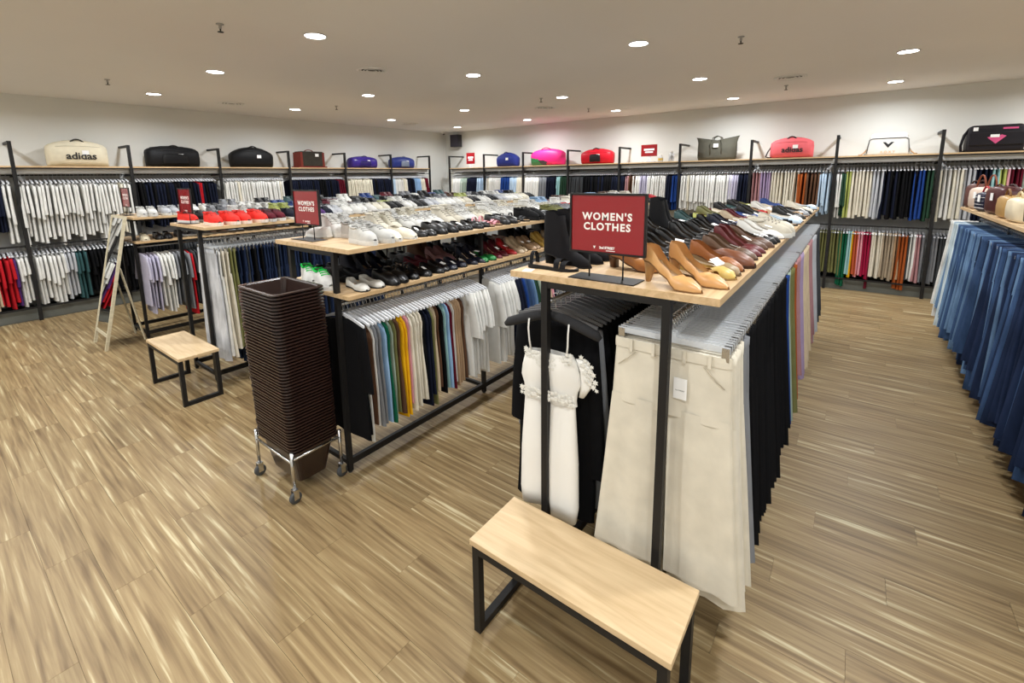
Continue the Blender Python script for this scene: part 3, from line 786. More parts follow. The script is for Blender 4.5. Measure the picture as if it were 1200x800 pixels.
# two-level rack: dresses, then shirts ------------------------------
LGR = LG_Y - .2675
seq = ([(1.655, 'black', 'long_coat', .82), (1.69, 'black', 'dress', 1.0), (1.72, 'white', 'dress', 1.06), (1.75, 'brown', 'dress', 1.0), (1.78, 'white', 'dress', .95), (1.81, 'grey', 'dress', 1.0), (1.84, 'grey', 'dress', .98), (1.87, 'lightblue', 'dress', 1.0), (1.9, 'green', 'dress', 1.0), (1.93, 'sage', 'dress', 1.02), (1.96, 'olive', 'dress', 1.0), (1.99, 'brown', 'dress', .96), (2.02, 'yellow', 'dress', 1.06), (2.05, 'yellow', 'dress', 1.0), (2.08, 'pink', 'dress', .95)]
       + [(2.11 + .03 * i, 'cream', 'dress', .98) for i in range(4)] + [(2.23, 'black', 'dress', 1), (2.26, 'navy', 'dress', 1.05), (2.29, 'navy', 'dress', 1), (2.32, 'olive', 'dress', 1.04), (2.35, 'beige', 'dress', .95), (2.38, 'brown', 'dress', .95), (2.41, 'black', 'dress', .98), (2.44, 'aqua', 'dress', 1), (2.47, 'lightblue', 'dress', 1), (2.5, 'burgundy', 'dress', 1.03), (2.53, 'white', 'dress', .98), (2.56, 'tan', 'dress', 1), (2.59, 'tan', 'dress', 1), (2.62, 'tan', 'dress', .97), (2.65, 'brown', 'dress', .96)]
       + [(2.69 + .036 * i, 'white', 'shirt_wide', 1 + .02 * (i % 3)) for i in range(6)] + [(3.06 + .036 * i, 'white', 'shirt_wide', 1) for i in range(7)]
       + [(3.32, 'navy', 'shirt_wide', 1), (3.36, 'navy', 'shirt_wide', 1), (3.4, 'blue', 'shirt_wide', 1.04), (3.44, 'denim', 'shirt_wide', 1), (3.48, 'denim', 'shirt_wide', 1), (3.52, 'lightdenim', 'shirt_wide', 1), (3.56, 'darkgreen', 'shirt_wide', 1), (3.6, 'darkgreen', 'shirt_wide', 1), (3.64, 'sage', 'shirt_wide', 1), (3.69, 'cream', 'shirt_wide', 1), (3.73, 'taupe', 'shirt_wide', .9), (3.77, 'beige', 'shirt_wide', 1), (3.81, 'pink', 'shirt_wide', 1), (3.85, 'pink', 'shirt_wide', 1)]
       + [(3.9 + .05 * i, random.choice(['cream', 'white', 'taupe', 'grey', 'navy']), 'shirt_wide', 1) for i in range(20)])
hang_l = 'milky plastic shoulder hanger on the rack beside the basket stack'
for v, c, cu, sz in seq:
    nm = {'dress': 'dress', 'shirt_wide': 'shirt', 'long_coat': 'coat'}[cu]
    kn = {'dress': 'sleeveless dress', 'shirt_wide': 'short-sleeved blouse', 'long_coat': 'long-sleeved garment'}[cu]
    lab = '%s %s on the two-level rack beside the basket stack' % (cname(c), kn)
    ct = {'dress': 'dress', 'shirt_wide': 'blouse', 'long_coat': 'coat'}[cu]
    if cu == 'shirt_wide': nm = 'blouse'
    hang(cu, nm, v, LGR, 1.19, 0, vary(c), lab, ct, lab, sz)
    if v < 2.68:
        h = thing('shoulder_hanger', hang_l, 'hanger', (v, LGR, 1.19), random.uniform(-.03, .03), group=hang_l)
        ob('arms', HS_ARM, h); ob('hook', HS_HOOK, h)
    else:
        ob('shoulder_hanger', hproto_me, None, (v, LGR, 1.19), label=hang_l, cat='hanger', group=hang_l)

# rack behind the small bench ---------------------------------------
R3R = R3_Y - .2675
v = 1.72; i = 0
r3p = [1.678 + (7.382 - 1.678) * k / 4 for k in range(5)]
while v < 3.6:
    if near_post(v, r3p, .026): v += .02; continue
    c = 'lightgrey' if i == 0 else 'white' if i == 1 else 'cream' if i in (2, 3) else 'olive' if i in (4, 5) else random.choice(['darkgrey', 'darkdenim', 'darkdenim', 'black'])
    cu = 'jeans' if c in ('darkdenim', 'lightgrey') else 'long_trousers'
    lab = '%s trousers on the rack behind the small bench' % cname(c)
    hang(cu, 'trousers', v, R3R, 1.44 if cu != 'jeans' else 1.39, 0, vary(c), lab, 'trousers', lab, 1.0)
    ob('clip_hanger', H_ONE, None, (v, R3R, 1.44), label='clear clip hanger on the rack behind the small bench', cat='hanger', group='clip hangers behind the small bench')
    v += .034 * random.uniform(.92, 1.08); i += 1
# rack behind the mirror --------------------------------------------
R4R = R4_Y - .2675
for i in range(22):
    v = 1.72 + i * .04
    c = 'lavender' if i < 4 else 'white' if i < 8 else 'grey' if i < 12 else 'red' if i == 12 else 'darkgrey'
    lab = '%s shirt on the rack behind the leaning mirror' % cname(c)
    hang('shirt_wide', 'shirt', v, R4R, 1.19, 0, vary(c), lab, 'shirt', lab, 1.0 if c != 'red' else 1.2)
# jeans rack ---------------------------------------------------------
JR = J_Y + .2675
jp = [2.318 + (7.482 - 2.318) * k / 4 for k in range(5)]
v = 2.35; i = 0
while v < 7.62:
    if not near_post(v, jp, .022):
        if v > 7.5: c = 'white'
        elif v > 7.1: c = random.choice(['washed', 'lightdenim'])
        elif v > 6.0: c = random.choice(['lightdenim', 'denim', 'denim', 'lightdenim'])
        else: c = random.choice(['denim', 'darkdenim', 'denim', 'darkdenim', 'lightdenim'] if v > 4.4 else ['darkdenim', 'darkdenim', 'denim'])
        lab = '%s %s hanging on the rack below the handbags' % (cname(c), 'jeans' if c != 'white' else 'denim trousers')
        hang('jeans', 'jeans', v, JR, 1.44, 0, vary(c, .16), lab, 'jeans', lab, sz=random.uniform(.9, 1.05))
    v += .031 * random.uniform(.9, 1.1)
jh = MB()
v = 2.35
while v < 7.45:
    jh.merge(clip_hanger_one(), Matrix.Translation((v, JR, 1.44))); v += .045
jh.build('jeans_rail_hangers', [M_CLEAR, M_CHROME], kind='stuff', label='clear clip hangers crowded on the jeans rack rail', cat='hangers')
# ------------------------------------------------------------------ shoes: toe along +X, heel at the origin
def interp(tab, t):
    for (a, va), (b, vb) in zip(tab[:-1], tab[1:]):
        if t <= b:
            q = 0 if b == a else (t - a) / (b - a); q = q * q * (3 - 2 * q)
            return va + (vb - va) * q
    return tab[-1][1]
def shoe_spec(kind):
    if kind == 'sneaker':
        return dict(L=.285, w=[(0, .022), (.06, .034), (.35, .036), (.68, .05), (.88, .042), (1, .012)], z=[(0, .03), (1, .03)], h=[(0, .07), (.12, .085), (.2, .07), (.35, .075), (.5, .085), (.7, .062), (.88, .045), (1, .012)], op=(.07, .40), st=.03, heel=None)
    if kind == 'hightop':
        return dict(L=.285, w=[(0, .024), (.06, .036), (.35, .038), (.68, .05), (.88, .042), (1, .012)], z=[(0, .03), (1, .03)], h=[(0, .12), (.12, .13), (.2, .125), (.35, .13), (.5, .1), (.7, .065), (.88, .046), (1, .012)], op=(.05, .36), st=.03, heel=None)
    if kind == 'pump':
        return dict(L=.235, w=[(0, .014), (.08, .028), (.4, .026), (.72, .04), (.9, .025), (1, .004)], z=[(0, .085), (.15, .08), (.45, .04), (.7, .006), (1, .004)], h=[(0, .055), (.12, .055), (.35, .032), (.6, .026), (.72, .04), (.88, .028), (1, .008)], op=(.02, .66), st=.005, heel=(.085, .02, .008))
    if kind == 'block_heel':
        return dict(L=.245, w=[(0, .018), (.08, .031), (.4, .029), (.72, .043), (.92, .03), (1, .008)], z=[(0, .06), (.2, .055), (.5, .025), (.7, .007), (1, .005)], h=[(0, .06), (.12, .06), (.35, .04), (.55, .035), (.7, .05), (.88, .034), (1, .01)], op=(.02, .6), st=.006, heel=(.06, .026, .02))
    if kind == 'flat':
        return dict(L=.25, w=[(0, .016), (.08, .03), (.4, .028), (.72, .043), (.92, .033), (1, .008)], z=[(0, .014), (1, .008)], h=[(0, .05), (.12, .048), (.4, .03), (.62, .028), (.72, .042), (.9, .032), (1, .008)], op=(.02, .66), st=.009, heel=(.014, .026, .022))
    if kind == 'loafer':
        return dict(L=.27, w=[(0, .02), (.08, .034), (.4, .033), (.72, .048), (.92, .036), (1, .01)], z=[(0, .026), (.4, .018), (1, .014)], h=[(0, .06), (.12, .058), (.35, .05), (.48, .062), (.7, .055), (.9, .036), (1, .01)], op=(.04, .42), st=.014, heel=(.026, .03, .028))
    if kind == 'boot':
        return dict(L=.25, w=[(0, .022), (.1, .036), (.35, .036), (.7, .043), (.92, .03), (1, .008)], z=[(0, .06), (.2, .055), (.5, .025), (.7, .008), (1, .006)], h=[(0, .2), (.1, .205), (.25, .205), (.4, .2), (.48, .09), (.7, .055), (.9, .034), (1, .01)], op=(.01, .4), st=.008, heel=(.06, .03, .026))
def shoe_parts(kind):
    p = shoe_spec(kind); L = p['L']; ts = [0, .03, .09, .17, .27, .36, .44, .52, .6, .68, .76, .85, .93, .98, 1.0]
    up = MB(); rings = []; opn = []
    for t in ts:
        w, z, h = interp(p['w'], t), interp(p['z'], t), interp(p['h'], t); x = t * L
        o = p['op'][0] <= t <= p['op'][1]; opn.append(o)
        if o: sec = [(w, 0), (w * 1.02, .35 * h), (w * .95, .75 * h), (w * .8, h), (0, h)]
        else: sec = [(w, 0), (w * .98, .42 * h), (w * .78, .78 * h), (w * .42, .96 * h), (0, h)]
        R = [(x, y, z + q) for y, q in sec] + [(x, -y, z + q) for y, q in sec[-2::-1]]
        rings.append(R)
    n = 9; vs = [q for r in rings for q in r]; fs = []
    for i in range(len(ts) - 1):
        for j in range(n - 1):
            if j in (3, 4) and opn[i] and opn[i + 1]: continue
            fs.append((i * n + j, (i + 1) * n + j, (i + 1) * n + j + 1, i * n + j + 1))
    fs.append(tuple(range(n)))
    up.add(vs, fs)
    so = MB(); rr = []
    for t in ts:
        w, z = interp(p['w'], t) * 1.06 + .001, interp(p['z'], t); x = t * L * 1.012 - .0015; st = p['st']
        rr.append([(x, w, z), (x, w * 1.02, z - st * .5), (x, w * .96, z - st), (x, -w * .96, z - st), (x, -w * 1.02, z - st * .5), (x, -w, z)])
    so.loft(rr, True, True, True)
    ins = MB(); rr = []
    for t in (0.02, .09, .2, .36, .52, .68, .8):
        w, z = interp(p['w'], t) * .9, interp(p['z'], t); rr.append([(t * L, w, z + .004), (t * L, -w, z + .004)])
    ins.loft(rr, False)
    he = None
    if p['heel']:
        H, a, b = p['heel']; H -= p['st'] * .6; he = MB()
        A = [(-.002 + .0, 0)]
        def sq(x0, x1, hw, z): return [(x0, hw * .6, z), (x0 + (x1 - x0) * .4, hw, z), (x1, hw * .9, z), (x1, -hw * .9, z), (x0 + (x1 - x0) * .4, -hw, z), (x0, -hw * .6, z)]
        he.loft([sq(0, .05, a * 1.05, H), sq(.004, .034, (a + b) / 2, H * .6), sq(.006, .006 + max(.014, b * 1.6), b, 0)], True, True, True)
    ex = None
    if kind in ('sneaker', 'hightop'):
        ex = MB()
        for k in range(4):
            t = .44 + .075 * k; z = interp(p['z'], t) + interp(p['h'], t); w = interp(p['w'], t)
            ex.box(t * L - .004, t * L + .004, -w * .55, w * .55, z - .012, z + .003)
        t = .4; z = interp(p['z'], t) + interp(p['h'], t)
        ex.loft([[(t * L + .02, -.024, z - .012), (t * L + .02, .024, z - .012)], [(t * L - .002, -.02, z + .006), (t * L - .002, .02, z + .006)], [(t * L - .006, -.014, z + .013), (t * L - .006, .014, z + .013)]], False)
    co = None
    if kind in ('sneaker', 'hightop'):
        co = MB(); side = []
        for t in (.075, .12, .17, .27, .36, .41):
            w, z, h = interp(p['w'], t), interp(p['z'], t), interp(p['h'], t); side.append((t * L, w * .84, z + h))
        path = side[::-1] + [(.004, 0, side[0][2])] + [(x, -y, z) for x, y, z in side]
        co.tube(path, .008, 6)
        co.box(-.006, .004, -.012, .012, side[0][2] - .05, side[0][2] + .008)
    return up, so, ins, he, ex, co
STRAPS = []
def sandal_parts(h=.02):
    p = shoe_spec('flat'); L = .25; so = MB(); rr = []
    ts = [0, .05, .15, .3, .45, .6, .75, .88, .96, 1]
    for t in ts:
        w = interp(p['w'], t) * 1.08; z = h * (1 - .4 * t)
        rr.append([(t * L, w, z), (t * L, w, 0), (t * L, -w, 0), (t * L, -w, z)])
    so.loft(rr, True, True, True)
    up = MB(); STRAPS.clear()
    for t0, t1, hh in ((.58, .7, .038), (.72, .82, .03), (.06, .14, .06)):
        rr = []
        for t in (t0, t1):
            w = interp(p['w'], t) * 1.05; z = h * (1 - .4 * t)
            rr.append([(t * L, w * math.cos(PI * k / 8), z + hh * math.sin(PI * k / 8) ** .7) for k in range(9)])
        up.loft(rr, False); STRAPS.append(MB().loft(rr, False))
    ins = MB(); rr = []
    for t in ts[1:-1]:
        w = interp(p['w'], t) * .95; z = h * (1 - .4 * t) + .001; rr.append([(t * L, w, z), (t * L, -w, z)])
    ins.loft(rr, False)
    return up, so, ins, None, None, None
SH = {}
TAG_ME = BX(0, .045, -.014, .014, -.0006, .0006).mesh('price_tag', M_TAG)
for k in ('sneaker', 'hightop', 'pump', 'block_heel', 'flat', 'loafer', 'boot', 'sandal'):
    P = sandal_parts() if k == 'sandal' else shoe_parts(k)
    glossy = M_LEATHER if k in ('pump', 'block_heel', 'flat', 'loafer') else M_SUEDE
    join = MB(); join.mi = 0; join.merge(P[0])
    for q in (1, 3):
        if P[q]: P[q].m = [1] * len(P[q].f); join.merge(P[q])
    SH[k] = dict(mb=P, glossy=glossy, upper=P[0].mesh('upper', glossy, True), sole=P[1].mesh('sole', M_SOLE), insole=P[2].mesh('insole', M_INSOLE),
                 heel=P[3].mesh('heel', glossy, True) if P[3] else None, laces=P[4].mesh('laces', M_SOLE) if P[4] else None, collar=P[5].mesh('collar', M_SUEDE, True) if P[5] else None, straps=[q.mesh('strap', M_SUEDE, True) for q in STRAPS] if k == 'sandal' else None)
shoe_count = 0
far_shoes = MB()
def shoe(kind, x, y, z, rz, col, solecol, label, group, tag=False, lacecol=None, collarcol=None, scale=1.0, detail=True, name=None):
    global shoe_count
    s = SH[kind]
    if not detail or shoe_count >= 300:
        M = Matrix.Translation((x, y, z)) @ Matrix.Rotation(rz, 4, 'Z') @ Matrix.Scale(scale, 4)
        far_shoes.merge(s['mb'][0], M, col); far_shoes.merge(s['mb'][1], M, solecol)
        if s['mb'][3]: far_shoes.merge(s['mb'][3], M, col)
        if s['mb'][5]: far_shoes.merge(s['mb'][5], M, tuple(q * .7 for q in col)); far_shoes.merge(s['mb'][4], M, tuple(min(1, q * .8 + .1) for q in col))
        far_shoes.merge(s['mb'][2], M, rgb(150, 124, 98))
        return None
    shoe_count += 1
    t = thing(name or {'sneaker': 'sneaker', 'hightop': 'sneaker', 'pump': 'court_shoe', 'block_heel': 'heeled_shoe', 'flat': 'flat_shoe', 'loafer': 'loafer', 'boot': 'ankle_boot', 'sandal': 'sandal'}[kind], label, 'shoe', (x, y, z), rz, group)
    t.scale = (scale,) * 3
    if s['straps']:
        for q in s['straps']: ob('strap', q, t, color=col)
    else: ob('upper', s['upper'], t, color=col)
    ob('sole', s['sole'], t, color=solecol)
    ob('insole', s['insole'], t)
    if s['heel']: ob('heel', s['heel'], t, color=solecol if kind != 'pump' else tuple(q * .8 for q in col))
    if s['laces']: ob('laces', s['laces'], t, color=lacecol or tuple(q * .62 + .04 for q in col))
    if s['collar']: ob('collar', s['collar'], t, color=collarcol or tuple(q * (.62 + .3 * (shoe_count % 3) / 2) for q in col))
    if tag: ob('price_tag', TAG_ME, t, (.15 * random.uniform(.8, 1.2), random.uniform(-.02, .02), shoe_spec(kind)['z'][0][1] * .5 + .055 if kind != 'sandal' else .05), rot=(random.uniform(-.3, .3), random.uniform(.1, .4), random.uniform(-.5, .5)))
    return t
TOE_R = -PI / 2
def colr(c): return vary(c, .1) if c in C else c
def shoe_row(x0, x1, y, z, kinds, cols, lab, sp=.112, toe=TOE_R, sole=None, tagp=.25, detail=True, jy=.015, jr=.12):
    v = x0; i = 0
    while v < x1:
        k = kinds[i // 2 % len(kinds)] if isinstance(kinds, (list, tuple)) else kinds
        c = cols[i // 2 % len(cols)]
        kn = {'sneaker': 'sneaker', 'hightop': 'high-top sneaker', 'pump': 'high-heeled court shoe', 'block_heel': 'block-heeled shoe', 'flat': 'flat shoe', 'loafer': 'loafer', 'boot': 'ankle boot', 'sandal': 'sandal'}[k]
        L = '%s %s %s' % (cname(c), kn, lab)
        sc = sole or ('white' if k in ('sneaker', 'hightop') else 'black' if c in ('black', 'navy', 'darkgrey') else 'brown')
        shoe(k, v, y + random.uniform(-jy, jy), z, toe + random.uniform(-jr, jr), tuple(q * (.8 if k in ('sneaker', 'hightop') else 1) for q in colr(c)), tuple(q * .85 for q in colr(sc)), L, L, random.random() < tagp, detail=detail)
        v += sp * random.uniform(.93, 1.07) * (.93 if i % 2 == 0 else 1.07); i += 1
ZT, ZL = 1.5702, 1.2702
# front of the rack behind the long bench ---------------------------
TL_ = 'on the rack behind the long bench'
tanc = rgb(206, 156, 98)
shoe('pump', 1.80, .655, ZT, -1.95, tanc, rgb(120, 84, 46), 'tan leather court shoe with thick heel, its heel beside the large red sign', None, scale=1.12, tag=False)
shoe('pump', 1.915, .59, ZT, -1.95, tanc, rgb(120, 84, 46), 'tan leather court shoe at the board corner with white price tag', None, scale=1.12, tag=True)
shoe('sandal', 1.985, .62, ZT, -1.85, rgb(150, 110, 58), rgb(92, 66, 36), 'bronze strappy sandal behind the tan court shoe', None)
shoe('flat', 2.06, .6, ZT, -1.8, rgb(206, 176, 96), rgb(150, 120, 70), 'gold flat shoe with chain behind the tan court shoes', None, tag=True)
shoe('flat', 2.15, .6, ZT, -1.8, rgb(150, 128, 96), rgb(110, 90, 66), 'pale bronze flat shoe next to the gold flat', None, tag=True)
shoe('block_heel', 2.25, .6, ZT, -1.8, rgb(150, 92, 48), rgb(80, 48, 26), 'caramel brown heeled shoe next to the bronze flat', None)
shoe('block_heel', 2.0, .9, ZT, -1.7, rgb(164, 108, 54), rgb(84, 54, 30), 'light brown heeled shoe standing beside the large red sign', None)
shoe('loafer', 2.35, .6, ZT, -1.75, rgb(112, 66, 42), rgb(60, 38, 26), 'brown buckled loafer beside the caramel heeled shoe', None, tag=True)
shoe('block_heel', 2.46, .6, ZT, -1.75, rgb(98, 74, 56), rgb(50, 36, 28), 'dark taupe strapped heel beside the burgundy heels', None, tag=True)
shoe('block_heel', 2.57, .6, ZT, -1.75, rgb(94, 72, 56), rgb(50, 36, 28), 'dusty brown heeled shoe beside the burgundy heels', None)
shoe('pump', 2.69, .6, ZT, -1.75, rgb(92, 30, 34), rgb(50, 20, 22), 'glossy burgundy court shoe with white tag', 'burgundy court shoes', tag=True, scale=1.05)
shoe('pump', 2.80, .6, ZT, -1.72, rgb(92, 30, 34), rgb(50, 20, 22), 'glossy burgundy court shoe with white tag', 'burgundy court shoes', tag=True, scale=1.05)
shoe_row(2.92, 3.5, .6, ZT, ['block_heel', 'flat'], ['brown', 'black', 'white'], TL_ + ' along the trouser side', tagp=.6)
shoe_row(3.52, 3.8, .6, ZT, ['sneaker'], ['cream'], TL_ + ' along the trouser side', tagp=.2)
shoe_row(3.82, 6.6, .6, ZT, ['flat', 'block_heel', 'sandal', 'flat'], ['black', 'cream', 'black', 'paleblue', 'white', 'black', 'tan', 'grey'], TL_ + ' along the trouser side', tagp=.3)
for k, (x, y, r, q) in enumerate(((1.86, 1.1, -1.62, 'boot'), (1.97, 1.1, -1.55, 'boot'), (2.08, 1.1, -1.6, 'boot'))):
    lab = 'black sequinned ankle boot behind the large red sign' if q == 'boot' else 'black sequinned heeled shoe beside the white price card'
    shoe(q, x + .05, y + .1, ZT, r, rgb(22, 21, 24), rgb(16, 16, 18), lab, lab if q == 'boot' else None)
shoe_row(2.22, 3.7, 1.2, ZT, ['block_heel', 'pump', 'boot'], ['black'], TL_ + ' in the dress side row', tagp=.15)
shoe_row(2.16, 3.5, .9, ZT, ['pump', 'block_heel', 'block_heel'], ['black'], TL_ + ' in the middle row', tagp=.2)
shoe_row(3.52, 4.3, .9, ZT, ['flat', 'block_heel'], ['black', 'navy', 'blue', 'beige'], TL_ + ' in the middle row', tagp=.4)
shoe_row(4.3, 6.6, .9, ZT, ['block_heel', 'sandal', 'flat'], ['burgundy', 'cream', 'blue', 'black', 'red', 'tan', 'white'], TL_ + ' in the middle row', tagp=.2)
shoe_row(3.72, 6.6, 1.2, ZT, ['flat', 'block_heel', 'sandal'], ['navy', 'teal', 'black', 'lime', 'olive', 'burgundy', 'cream', 'black'], TL_ + ' in the dress side row', tagp=.2)
shoe('sandal', 1.785, 1.215, ZT, -1.5, rgb(20, 19, 22), rgb(16, 16, 18), 'black glittery sandal beside the white price card', None)
pc = BX(-.03, .03, -.022, .022, 0, .0012).build('price_card', M_TAG, loc=(1.705, 1.17, ZT), rz=.3); pc['label'] = 'small white price card lying at the board corner by black boots'; pc['category'] = 'card'
# two-level rack, top -----------------------------------------------
LG_ = 'on the two-level rack beside the baskets'
LY = LG_Y - .45 + .285
shoe('loafer', 1.85, 3.02, ZT, 1.62, C['white'], C['white'], 'white slip-on shoe lying behind the rack-end sign beside the baskets', None)
shoe('hightop', 1.95, 3.28, ZT, -1.6, C['white'], C['white'], 'white high-top sneaker behind the rack-end sign beside the baskets', None)
shoe_row(1.83, 2.24, LY, ZT, ['sneaker', 'loafer'], ['white', 'ivory'], LG_ + ', edge row', tagp=.1, sole='white')
shoe_row(2.26, 3.05, LY, ZT, ['flat', 'loafer', 'flat'], ['black'], LG_ + ', edge row', tagp=.3)
shoe_row(3.05, 3.25, LY, ZT, ['sandal'], ['pink'], LG_ + ', edge row', tagp=.3)
shoe_row(3.26, 4.2, LY, ZT, ['loafer', 'sandal', 'sneaker'], ['black', 'darkgrey'], LG_ + ', edge row', tagp=.3, sole='black')
shoe_row(4.2, 4.75, LY, ZT, ['sneaker'], ['olive', 'grey', 'red'], LG_ + ', edge row', tagp=.2)
shoe_row(1.96, 4.9, LY + .3, ZT, ['sneaker', 'hightop', 'sneaker'], ['white', 'ivory', 'white', 'white', 'cream'], LG_ + ', middle row', tagp=.15, sole='white')
shoe_row(1.98, 4.6, LY + .56, ZT, ['hightop', 'sneaker', 'hightop'], ['white', 'cream', 'white', 'ivory'], LG_ + ', back row', tagp=.15, sole='white')
# lower level --------------------------------------------------------
LL_ = 'on the lower shelf above the dresses'
LLY = LG_Y - .42 + .262
shoe('sneaker', 1.74, 3.2, ZL, -1.9, C['white'], C['white'], 'white and bright green sneaker on the lower shelf behind the baskets', 'white and green sneakers', lacecol=rgb(30, 200, 80), collarcol=rgb(30, 200, 80))
shoe('sneaker', 1.70, 2.98, ZL, -1.8, C['white'], C['white'], 'white and bright green sneaker on the lower shelf behind the baskets', 'white and green sneakers', lacecol=rgb(30, 200, 80), collarcol=rgb(30, 200, 80))
shoe('flat', 1.78, LLY, ZL, -1.7, rgb(200, 198, 190), rgb(30, 30, 30), 'black and white patterned flat shoe on the lower shelf', 'patterned flat shoes')
shoe('flat', 1.88, LLY, ZL, -1.6, rgb(190, 188, 180), rgb(30, 30, 30), 'black and white patterned flat shoe on the lower shelf', 'patterned flat shoes')
shoe_row(1.99, 2.6, LLY, ZL, ['loafer', 'flat', 'flat'], ['black'], LL_, tagp=.5)
shoe_row(2.62, 2.98, LLY, ZL, ['flat', 'pump'], ['navy'], LL_, tagp=.3)
shoe('flat', 2.99, LLY, ZL, -1.6, rgb(28, 120, 56), rgb(20, 60, 34), 'bright green flat shoe on the lower shelf above the dresses', 'green flat shoes')
shoe('flat', 3.09, LLY, ZL, -1.55, rgb(28, 120, 56), rgb(20, 60, 34), 'bright green flat shoe on the lower shelf above the dresses', 'green flat shoes')
shoe_row(3.2, 3.52, LLY, ZL, ['pump'], ['burgundy', 'red'], LL_, tagp=.5)
shoe_row(3.54, 4.7, LLY, ZL, ['pump', 'block_heel', 'pump'], ['beige', 'tan', 'gold', 'taupe', 'cream'], LL_, tagp=.3)
# rack behind the small bench ----------------------------------------
R3_ = 'on the rack behind the small bench'
RY = R3_Y - .45 + .285
redc = rgb(224, 52, 44)
shoe('sneaker', 1.735, 5.62, ZT, -1.35, redc, C['white'], 'red and black sneaker lying lengthwise beside the rack-end sign', None)
for i, (x, y, c, l) in enumerate(((1.80, RY + .03, redc, 'bright red'), (1.93, RY + .02, redc, 'bright red'), (2.06, RY + .02, redc, 'bright red'), (2.19, RY, redc, 'bright red'))):
    lab = 'bright red running sneaker on the rack behind the small bench'
    shoe('sneaker', x, y, ZT, TOE_R + .1 * (i % 2), c, rgb(230, 214, 200), lab, 'bright red sneakers', scale=1.08)
shoe_row(2.32, 2.52, RY, ZT, ['sneaker'], ['burgundy'], R3_ + ', edge row', tagp=.2)
shoe_row(2.54, 3.0, RY, ZT, ['sneaker'], ['navy', 'purple'], R3_ + ', edge row', tagp=.2)
shoe_row(1.9, 3.1, RY + .3, ZT, ['sneaker', 'hightop'], ['grey', 'white', 'darkgrey', 'lime', 'lightgrey'], R3_ + ', middle row', tagp=.2)
R4_ = 'on the rack behind the leaning mirror'
QY = R4_Y - .45 + .285
shoe_row(1.8, 2.5, QY, ZT, ['sneaker'], ['white', 'lightgrey', 'white'], R4_, tagp=.2)
shoe('loafer', 1.8, R4_Y - .42 + .28, ZL, -1.7, rgb(196, 186, 160), rgb(200, 190, 170), 'beige slip-on shoe on the lower shelf behind the leaning mirror', None)
shoe_row(1.93, 2.3, R4_Y - .42 + .27, ZL, ['loafer'], ['black'], 'on the lower shelf behind the leaning mirror', tagp=1)
# the far and hidden shoes, joined ------------------------------------
def far_row(x0, x1, y, z, kinds, cols, sp=.115):
    shoe_row(x0, x1, y, z, kinds, cols, '', sp=sp, detail=False)
far_row(4.78, 7.3, LY, ZT, ['loafer', 'sneaker', 'flat'], ['black', 'darkgrey', 'brown', 'black', 'red', 'grey'])
far_row(4.93, 7.3, LY + .3, ZT, ['sneaker', 'hightop'], ['white', 'cream', 'grey', 'white'])
far_row(4.62, 7.3, LY + .56, ZT, ['sneaker', 'hightop'], ['white', 'lightblue', 'burgundy', 'brown', 'grey', 'cream'])
far_row(3.02, 7.3, RY, ZT, ['sneaker', 'sneaker'], ['lightgrey', 'white', 'white', 'ivory', 'black', 'white', 'black'])
far_row(3.12, 7.3, RY + .3, ZT, ['sneaker', 'hightop'], ['black', 'white', 'grey', 'black', 'lime', 'white', 'darkgrey'])
far_row(1.8, 7.3, RY + .58, ZT, ['sneaker', 'hightop'], ['darkgrey', 'grey', 'black', 'white', 'black', 'blue', 'black', 'burgundy', 'brown'])
far_row(2.52, 7.2, QY, ZT, ['sneaker', 'hightop'], ['black', 'grey', 'white', 'black', 'blue', 'teal', 'burgundy'])
far_row(1.85, 4.6, LLY + .3, ZL, ['flat', 'block_heel', 'sandal'], ['black', 'navy', 'darkgrey', 'burgundy', 'mauve'])
far_row(1.85, 7.2, LG_Y + .36, ZL, ['loafer', 'boot', 'block_heel'], ['black', 'navy', 'black', 'darkgrey', 'brown'])
far_row(4.72, 7.2, LLY, ZL, ['flat', 'block_heel'], ['burgundy', 'navy', 'black', 'tan'])
far_row(2.32, 5.0, R4_Y - .42 + .27, ZL, ['loafer', 'flat'], ['black', 'brown', 'grey'])
me = far_shoes.mesh('far_shoes', M_STUFF, True, True)
ob('far_shoes', me, kind='stuff', label='rows of mixed shoes on the far ends of the shoe racks', cat='shoes')
